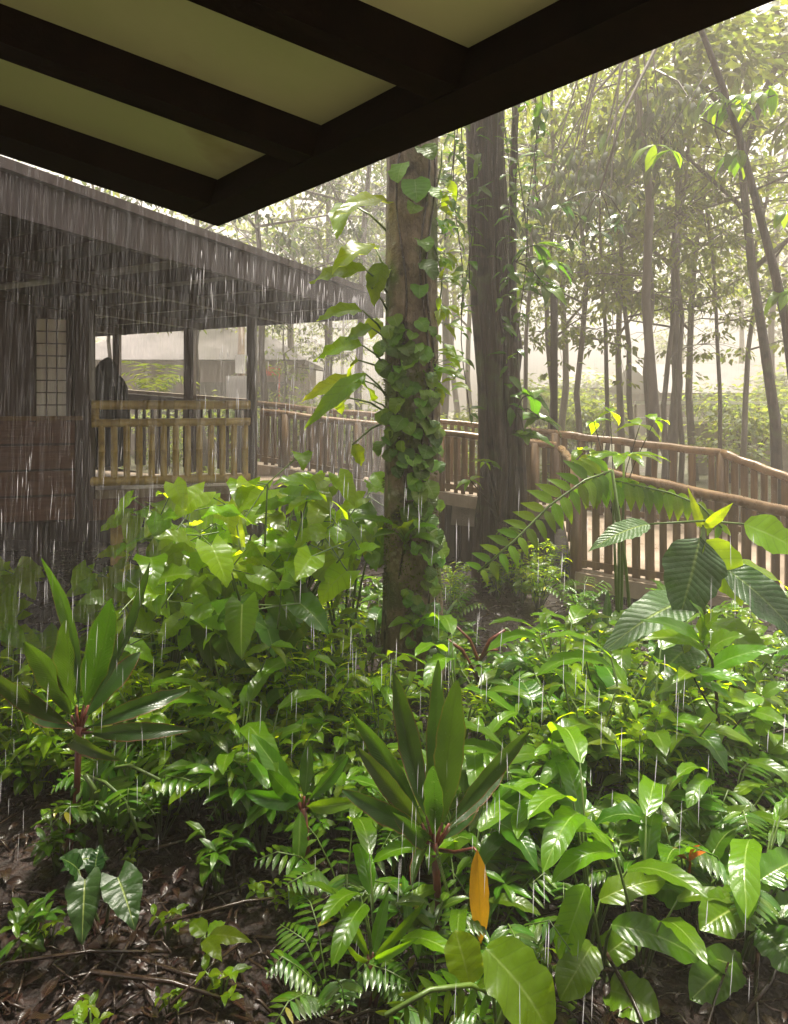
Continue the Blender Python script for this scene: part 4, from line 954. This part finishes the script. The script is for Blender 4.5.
# paddle leaves / bottom foreground
def paddles(name, label, D, base, leaves, mat='fresh', prof='paddle', group=None, petr=.006):
    rgx = random.Random(int(base[0] * 7 + base[1])); b = P(*base, D); b.z = gz(b.x, D); e = thing(name, label, 'plant', b, group); st = MB(); m = MB()
    for (bx, by), (tx, ty), wd, dd, bow in leaves:
        a = P(bx, by, D + dd * .3); t = P(tx, ty, D + dd); o = V((rgx.uniform(-.04, .04), rgx.uniform(-.04, .04), -.02))
        st.tube([b + o, (b + o).lerp(a, .55) + V((0, 0, .04)), a], [petr * 1.4, petr, petr * .7], 5)
        m.leaf(a, t, S(wd, D), prof, bow, V((rgx.uniform(-.45, .45), -.55, 1)), .16, .05, 14, 3, rgx)
    part(st, 'stalks', M['stem'], e); part(m, 'foliage', M[mat], e); return e
paddles('paddle_leaf_plant', 'huge folded bright paddle leaf at the very bottom centre', 2.15, (500, 1120), [((486, 948), (549, 1034), 62, -.1, .18), ((470, 985), (455, 930), 40, .1, .1)], 'lime')
compound('fern', 'arching fern frond at the bottom edge below the seedling', 2.1, (470, 1060),
         [([(510, 1000, .1), (470, 985, 0), (430, 990, -.05), (385, 1016, -.1)], 30, 9, .3, 1.0)], 'fresh', cat='fern', stem=[(505, 1010), (510, 1000)])
paddles('heliconia', 'tall paddle leaved heliconia with a small orange flower at the right', 2.9, (655, 990), [((640, 850), (700, 822), 34, .1, .15), ((660, 850), (590, 842), 32, .1, .15), ((690, 860), (750, 805), 22, .1, .08), ((640, 870), (690, 905), 44, -.2, .15), ((690, 880), (745, 850), 40, .1, .12), ((600, 880), (620, 905), 28, -.1, .1), ((650, 905), (560, 870), 30, .2, .15)], 'fresh')
e = bpy.data.objects['heliconia']; m = MB()
m.tube([P(688, 880, 2.7), P(690, 862, 2.66)], .006, 5)
for tx, ty in ((668, 848), (706, 852), (676, 856), (700, 845)): m.leaf(P(689, 862, 2.66), P(tx, ty, 2.62), S(7, 2.65), 'lance', .1, (0, -.3, 1), .4, .02, 5, 1)
fm = leafmat('orange_bract', (.5, .12, .02), (.6, .15, .02), tf=.3, midrib=None); part(m, 'flower', fm, e)
paddles('heliconia', 'slim heliconia clump with yellow green stalks at the bottom right corner', 2.6, (745, 1060), [((760, 880), (800, 860), 34, .1, .1), ((748, 905), (700, 930), 40, -.2, .15), ((770, 890), (730, 850), 30, .2, .1), ((760, 930), (800, 975), 42, -.2, .15), ((735, 960), (690, 1000), 36, -.2, .15), ((775, 905), (815, 920), 30, 0, .1), ((750, 985), (700, 955), 30, -.1, .2)], 'green')
paddles('heliconia', 'thin stalked plant with drooping paddle leaves left of the corner clump', 2.5, (598, 1060), [((586, 885), (560, 960), 30, -.1, .15), ((600, 900), (665, 880), 26, .1, .15), ((592, 945), (560, 1000), 34, -.2, .2), ((612, 925), (700, 960), 30, -.1, .2), ((606, 990), (660, 1015), 40, -.2, .15), ((600, 960), (640, 930), 30, .1, .1), ((588, 1000), (560, 1030), 30, -.2, .1)], 'fresh')
paddles('taro', 'glossy arrow leaved taro on the bare soil at the lower left', 2.75, (95, 985), [((78, 870), (60, 858), 24, -.1, .1), ((85, 880), (82, 945), 36, -.2, .1), ((118, 878), (135, 930), 40, -.2, .1), ((95, 868), (100, 845), 20, .1, .1), ((70, 862), (110, 858), 24, .15, .1)], 'dark', 'heart')
paddles('low_seedling', 'small bright green seedling on bare soil right of the taro', 2.6, (205, 985), [((205, 935), (190, 920), 20, .1, .1), ((210, 935), (252, 942), 18, -.05, .15), ((205, 938), (222, 962), 18, -.15, .1), ((208, 935), (225, 922), 16, .1, .1)], 'lime', 'ovate')
compound('fern', 'glossy fern frond drooping beside the left cordyline', 3.1, (105, 840), [([(85, 775, .1), (105, 782, 0), (125, 800, -.05), (142, 840, -.1)], 26, 10, .32, .5), ([(100, 770, .1), (130, 765, .1), (160, 780, 0)], 24, 8, .3, .5)], 'green', cat='fern', stem=[(95, 790), (85, 775)])
# thin branched shrub at right
e = thing('thin_branched_shrub', 'thin branched shrub with glossy oval leaves before the bare soil patch', 'shrub', at(P(720, 800, 3.5), gz(P(720, 800, 3.5).x, 3.5))); st = MB(); m = MB(); rg = random.Random(61); D = 3.5
b = P(718, 800, D); b.z = 0
st.tube([b, P(719, 740, D), P(717, 700, D), P(712, 660, D), P(700, 640, D)], [.014, .012, .010, .008, .005], 6)
for path in ([(719, 745), (745, 715), (770, 690)], [(717, 760), (690, 735), (670, 715)], [(718, 720), (700, 690), (690, 670)], [(719, 745), (750, 740), (790, 728)], [(719, 770), (760, 750), (785, 760)]):
    pts = [P(x, y, D + rg.uniform(-.15, .15)) for x, y in path]; st.tube(pts, .005, 5)
    for k in range(7):
        p = pts[-1].lerp(pts[1], rg.random() * .9); d = V((rg.uniform(-1, 1), rg.uniform(-1, .3), rg.uniform(-.5, .3))).normalized(); l = S(rg.uniform(32, 48), D)
        m.leaf(p, p + d * l, l * .46, 'ovate', .15, V((rg.uniform(-.3, .3), -.4, 1)), .18, .05, 10, 3, rg)
for (bx, by), (tx, ty), wd in [((704, 645), (690, 600), 24), ((706, 648), (640, 620), 24), ((710, 650), (745, 635), 28), ((700, 640), (722, 612), 26), ((704, 648), (640, 640), 26), ((712, 668), (780, 650), 26)]:
    m.leaf(P(bx, by, D), P(tx, ty, D - .1), S(wd, D), 'ovate', .15, (0, -.5, 1), .18, .05, 10, 3, rg)
part(st, 'stem', M['twig'], e); part(m, 'foliage', M['fresh'], e)
# dracaena small by ramp post
cordyline('grey green rosette plant at the foot of the ramp corner post', (606, 655), (606, 668), [((605, 650), (570, 622), 14, .1, .08), ((605, 650), (592, 600), 12, .1, .02), ((606, 650), (608, 590), 14, .1, 0), ((607, 650), (640, 618), 13, .1, .06), ((604, 652), (560, 650), 12, -.15, .15), ((607, 652), (650, 655), 13, -.15, .15), ((605, 652), (590, 672), 13, -.3, .12)], 5.1, 'quilt', 'lance', name='rosette_plant')
# orange stemmed dry plant near trunk
e = thing('dry_stemmed_plant', 'leafless orange stemmed plant on the litter right of the mossy trunk', 'plant', at(P(475, 690, 4.6), 0)); m = MB(); D = 4.6
for path in ([(478, 700), (478, 660), (470, 640), (455, 625)], [(478, 665), (490, 640), (505, 630)], [(478, 680), (462, 650), (448, 640)], [(480, 660), (488, 650), (498, 650)]): m.tube([P(x, y, D) for x, y in path], [.016, .013, .010, .006][:len(path)], 6)
part(m, 'stem', M['cordred'], e)

# ---- filler plant prototypes (copied)
def proto_low(seed, n, h, L, asp, mat, prof, spread, name, nstem=5):
    rgx = random.Random(seed); e = thing(name, 'x', 'plant'); st = MB(); m = MB()
    for k in range(nstem):
        a = 2.4 * k + rgx.uniform(-.4, .4); top = V((math.cos(a) * spread * rgx.uniform(.3, 1), math.sin(a) * spread * rgx.uniform(.3, 1), h * rgx.uniform(.65, 1.1)))
        st.tube([V((0, 0, -.04)), top * .5 + V((0, 0, .05)), top], [.008, .006, .003], 5)
        for q in range(max(1, n // nstem)):
            f = 1 - rgx.random() ** 1.5 * .75; p = (top * f) + V((0, 0, .05 * math.sin(math.pi * f))); an = rgx.uniform(0, 6.28); l = L * rgx.uniform(.6, 1.2)
            d = V((math.cos(an), math.sin(an), rgx.uniform(-.55, .35))).normalized()
            m.leaf(p, p + d * l, l * asp, prof, rgx.uniform(.08, .22), V((rgx.uniform(-.3, .3), rgx.uniform(-.5, .2), 1)), .2, .06, 6, 2, rgx)
    part(st, 'stem', M['stem'], e); part(m, 'foliage', M[mat], e); return e
def proto_fern(seed, mat, name):
    rgx = random.Random(seed); e = thing(name, 'x', 'fern'); st = MB(); m = MB()
    for k in range(8):
        a = k * .8 + rgx.uniform(-.2, .2); R_ = rgx.uniform(.35, .6); pts = [V((math.cos(a) * R_ * t, math.sin(a) * R_ * t, .42 * math.sin(t * 2.1) * rgx.uniform(.8, 1.05))) for t in (0, .25, .5, .75, 1)]
        st.tube(pts, .004, 4)
        for q in range(12):
            s = (q + 1) / 12.5 * 4; i = min(3, int(s)); p = pts[i].lerp(pts[i + 1], s - i); sd = V((-math.sin(a), math.cos(a), 0)); l = .13 * math.sin(math.pi * (q + 1.5) / 14)
            for sg in (-1, 1): m.leaf(p, p + (sd * sg + V((math.cos(a), math.sin(a), 0)) * .4 + V((0, 0, -.25))).normalized() * l, l * .28, 'lance', .1, (0, 0, 1), .1, 0, 4, 1, rgx)
    part(st, 'stem', M['stem'], e); part(m, 'foliage', M[mat], e); return e
def proto_paddle(seed, mat, name, n=7, h=.6, L=.36, asp=.36, prof='paddle'):
    rgx = random.Random(seed); e = thing(name, 'x', 'plant'); st = MB(); m = MB()
    for k in range(n):
        a = k * 2.4 + rgx.uniform(-.3, .3); top = V((math.cos(a) * .16, math.sin(a) * .16, h * rgx.uniform(.55, 1.1))); d = V((math.cos(a), math.sin(a), rgx.uniform(-.35, .45))).normalized(); l = L * rgx.uniform(.7, 1.2)
        st.tube([V((0, 0, -.04)), top * .55 + V((0, 0, .03)), top], [.007, .006, .004], 5)
        m.leaf(top, top + d * l, l * asp, prof, rgx.uniform(.1, .25), V((rgx.uniform(-.3, .3), rgx.uniform(-.4, .1), 1)), .18, .05, 10, 2, rgx)
    part(st, 'stalks', M['stem'], e); part(m, 'foliage', M[mat], e); return e
FP = {
 'a': (proto_low(301, 60, .38, .135, .5, 'fresh', 'ovate', .26, 'leafy_plant', 6), 'small leaved bright plant'),
 'b': (proto_low(302, 40, .5, .19, .32, 'green', 'lance', .24, 'ginger_plant', 5), 'narrow leaved glossy ginger plant'),
 'c': (proto_paddle(303, 'fresh', 'paddle_leaf_plant', asp=.29), 'paddle leaved plant on slim stalks'),
 'd': (proto_fern(304, 'green', 'fern'), 'low feathery green fern'),
 'e': (proto_paddle(305, 'green', 'broad_leaf_plant', 6, .42, .28, .56, 'heart'), 'broad glossy heart leaved plant'),
 'f': (proto_low(306, 18, .16, .10, .55, 'lime', 'ovate', .14, 'seedling', 4), 'tiny lime green seedling'),
 'h': (proto_low(308, 110, .4, .075, .6, 'fresh', 'ovate', .3, 'leafy_plant', 10), 'fine leaved bushy plant'),
 'g': (proto_low(307, 80, .62, .125, .42, 'lime', 'ovate', .34, 'leafy_plant', 8), 'bushy lime green plant'),
}
usedp = {}
def zone(px, py):
    if py < 700 and px < 385: return 'under the lime shrub'
    if px < 230: return 'beside the left cordyline'
    if px < 385: return 'left of the central cordyline'
    if py < 720 and px < 560: return 'around the mossy trunk foot'
    if px < 560: return 'around the central cordyline'
    if py < 760: return 'below the quilted leaf plant'
    return 'among the heliconias at lower right'
rg = random.Random(999)
def plantf(k, px, D, s):
    pr, desc = FP[k]; x = (px - CX) / F * D
    o = pr if k not in usedp else copy_tree(pr); usedp[k] = 1
    o.location = (x, D, gz(x, D)); o.rotation_euler = (0, 0, rg.uniform(0, 6.28)); o.scale = (s, s, s * rg.uniform(.85, 1.1))
    py = CY + F * EYE / D; z = zone(px, py)
    o['label'] = f'{desc} {z}'; o['category'] = 'fern' if k == 'd' else 'plant'; o['group'] = f'{desc}s {z}'
areas = [ # px range, D range, count, kinds, scale
 ((110, 385), (3.9, 5.4), 44, 'aabgge', (.8, 1.3)), ((120, 380), (3.2, 4.0), 28, 'aahbdgha', (.7, 1.15)), ((430, 600), (3.5, 4.7), 32, 'abgfce', (.65, 1.1)),
 ((380, 560), (2.9, 3.6), 18, 'aabced', (.6, .95)), ((560, 800), (3.4, 4.6), 34, 'abcebggde', (.75, 1.15)), ((540, 800), (2.5, 3.4), 22, 'acbecbdc', (.55, 1.0)),
 ((-20, 110), (3.6, 4.8), 18, 'aabeg', (.7, 1.15)), ((330, 560), (2.2, 2.9), 14, 'bdfcf', (.5, .85)), ((440, 620), (4.7, 6.6), 26, 'ffabhd', (.5, .9)), ((20, 330), (2.1, 3.2), 14, 'fffb', (.4, .7)),
 ((448, 575), (6.7, 8.3), 16, 'abdgf', (.6, 1.0)), ((130, 380), (3.3, 4.3), 16, 'gggc', (.75, 1.05)),
 ((100, 380), (5.4, 7.2), 16, 'abgg', (.8, 1.2)), ((620, 800), (4.8, 6.2), 14, 'abeg', (.7, 1.1))]
for (x0, x1), (d0, d1), n, ks, (s0, s1) in areas:
    for _ in range(n):
        D = rg.uniform(d0, d1); px = rg.uniform(x0, x1)
        if 380 < px < 440 and D < 3.1 and D > 2.4 and rg.random() < .5: continue
        plantf(rg.choice(ks), px, D, rg.uniform(s0, s1))

# ================================================================== RAIN (falling drops, stretched as they stream off the eaves and through the air)
rn = MB(); rg = random.Random(1234)
def drop(p, L, r, mi=0):
    d = V((rg.gauss(-.03, .025), rg.gauss(0, .02), -1)).normalized(); a = rg.uniform(0, 6.28); i = len(rn.v)
    m_ = p + d * L * .5
    rn.add(p)
    for k in range(3): rn.add(m_ + V((math.cos(a + k * 2.094), math.sin(a + k * 2.094), 0)) * r)
    rn.add(p + d * L)
    for k in range(3):
        j = (k + 1) % 3; rn.quad([i, i + 1 + k, i + 1 + j], None, mi); rn.quad([i + 4, i + 1 + j, i + 1 + k], None, mi)
for k in range(22000):
    D = rg.uniform(3.4, 15); px = rg.uniform(-60, 850); py = rg.uniform(60, 760)
    p = P(px, py, D)
    if p.z < .1: continue
    drop(p, rg.uniform(.10, .40) * min(1, D / 7), rg.uniform(.0004, .0010) * min(1.2, D / 8))
for k in range(38000):   # sheet of rain in front of the pavilion
    t = rg.random(); q = PR(t * 7.2, -rg.uniform(.05, .7), 0); drop(V((q.x, q.y, rg.uniform(.9, zR + 1.6))), rg.uniform(.12, .65) * q.y / 8, .0006 * math.exp(rg.gauss(0, .5)) * q.y / 8.5)
for k in range(300):    # drips from the pavilion eave
    t = rg.choice((rg.uniform(.8, 2.3), rg.uniform(.1, 3.6))); q = PR(t, -.03, 0); z = zR - .1 - rg.random() ** 1.5 * 2.2; drop(V((q.x, q.y, z)), rg.uniform(.06, .22), rg.uniform(.003, .006), 1)
for k in range(420):    # drips from the viewer's own eave
    s = rg.uniform(-2.0, .8); q = W_(WF + .05 + rg.uniform(0, .9), rg.uniform(-WE, 4.2)); 
    if q.y < 1.6: continue
    drop(V((q.x, q.y, rg.uniform(.05, 1.9))), rg.uniform(.05, .16), rg.uniform(.0009, .002), 1)
for k in range(380):
    q = W_(rg.uniform(-3.2, WF), -WE - .06 - rg.uniform(0, .8)); 
    if q.y < 1.6: continue
    drop(V((q.x, q.y, rg.uniform(.05, 2.0))), rg.uniform(.05, .16), rg.uniform(.0009, .002), 1)
tag(rn.build('rain', [M['rain'], M['drip']], smooth=True), 'thin white streaks of falling rain in front of the garden', 'rain', kind='stuff')

# ================================================================== MIST
hz = MB(); hz.aabox((-60, -8, -1.2), (60, 75, 24)); 
hm, nt = newmat('mist'); pv = N(nt, 'ShaderNodeVolumePrincipled'); pv.inputs['Color'].default_value = (.98, .90, .82, 1); pv.inputs['Density'].default_value = .0078; pv.inputs['Anisotropy'].default_value = .3
o = N(nt, 'ShaderNodeOutputMaterial'); nt.links.new(pv.outputs[0], o.inputs['Volume'])
tag(hz.build('haze', hm, smooth=False), 'pale rain mist filling the garden and wood', 'haze', kind='stuff')
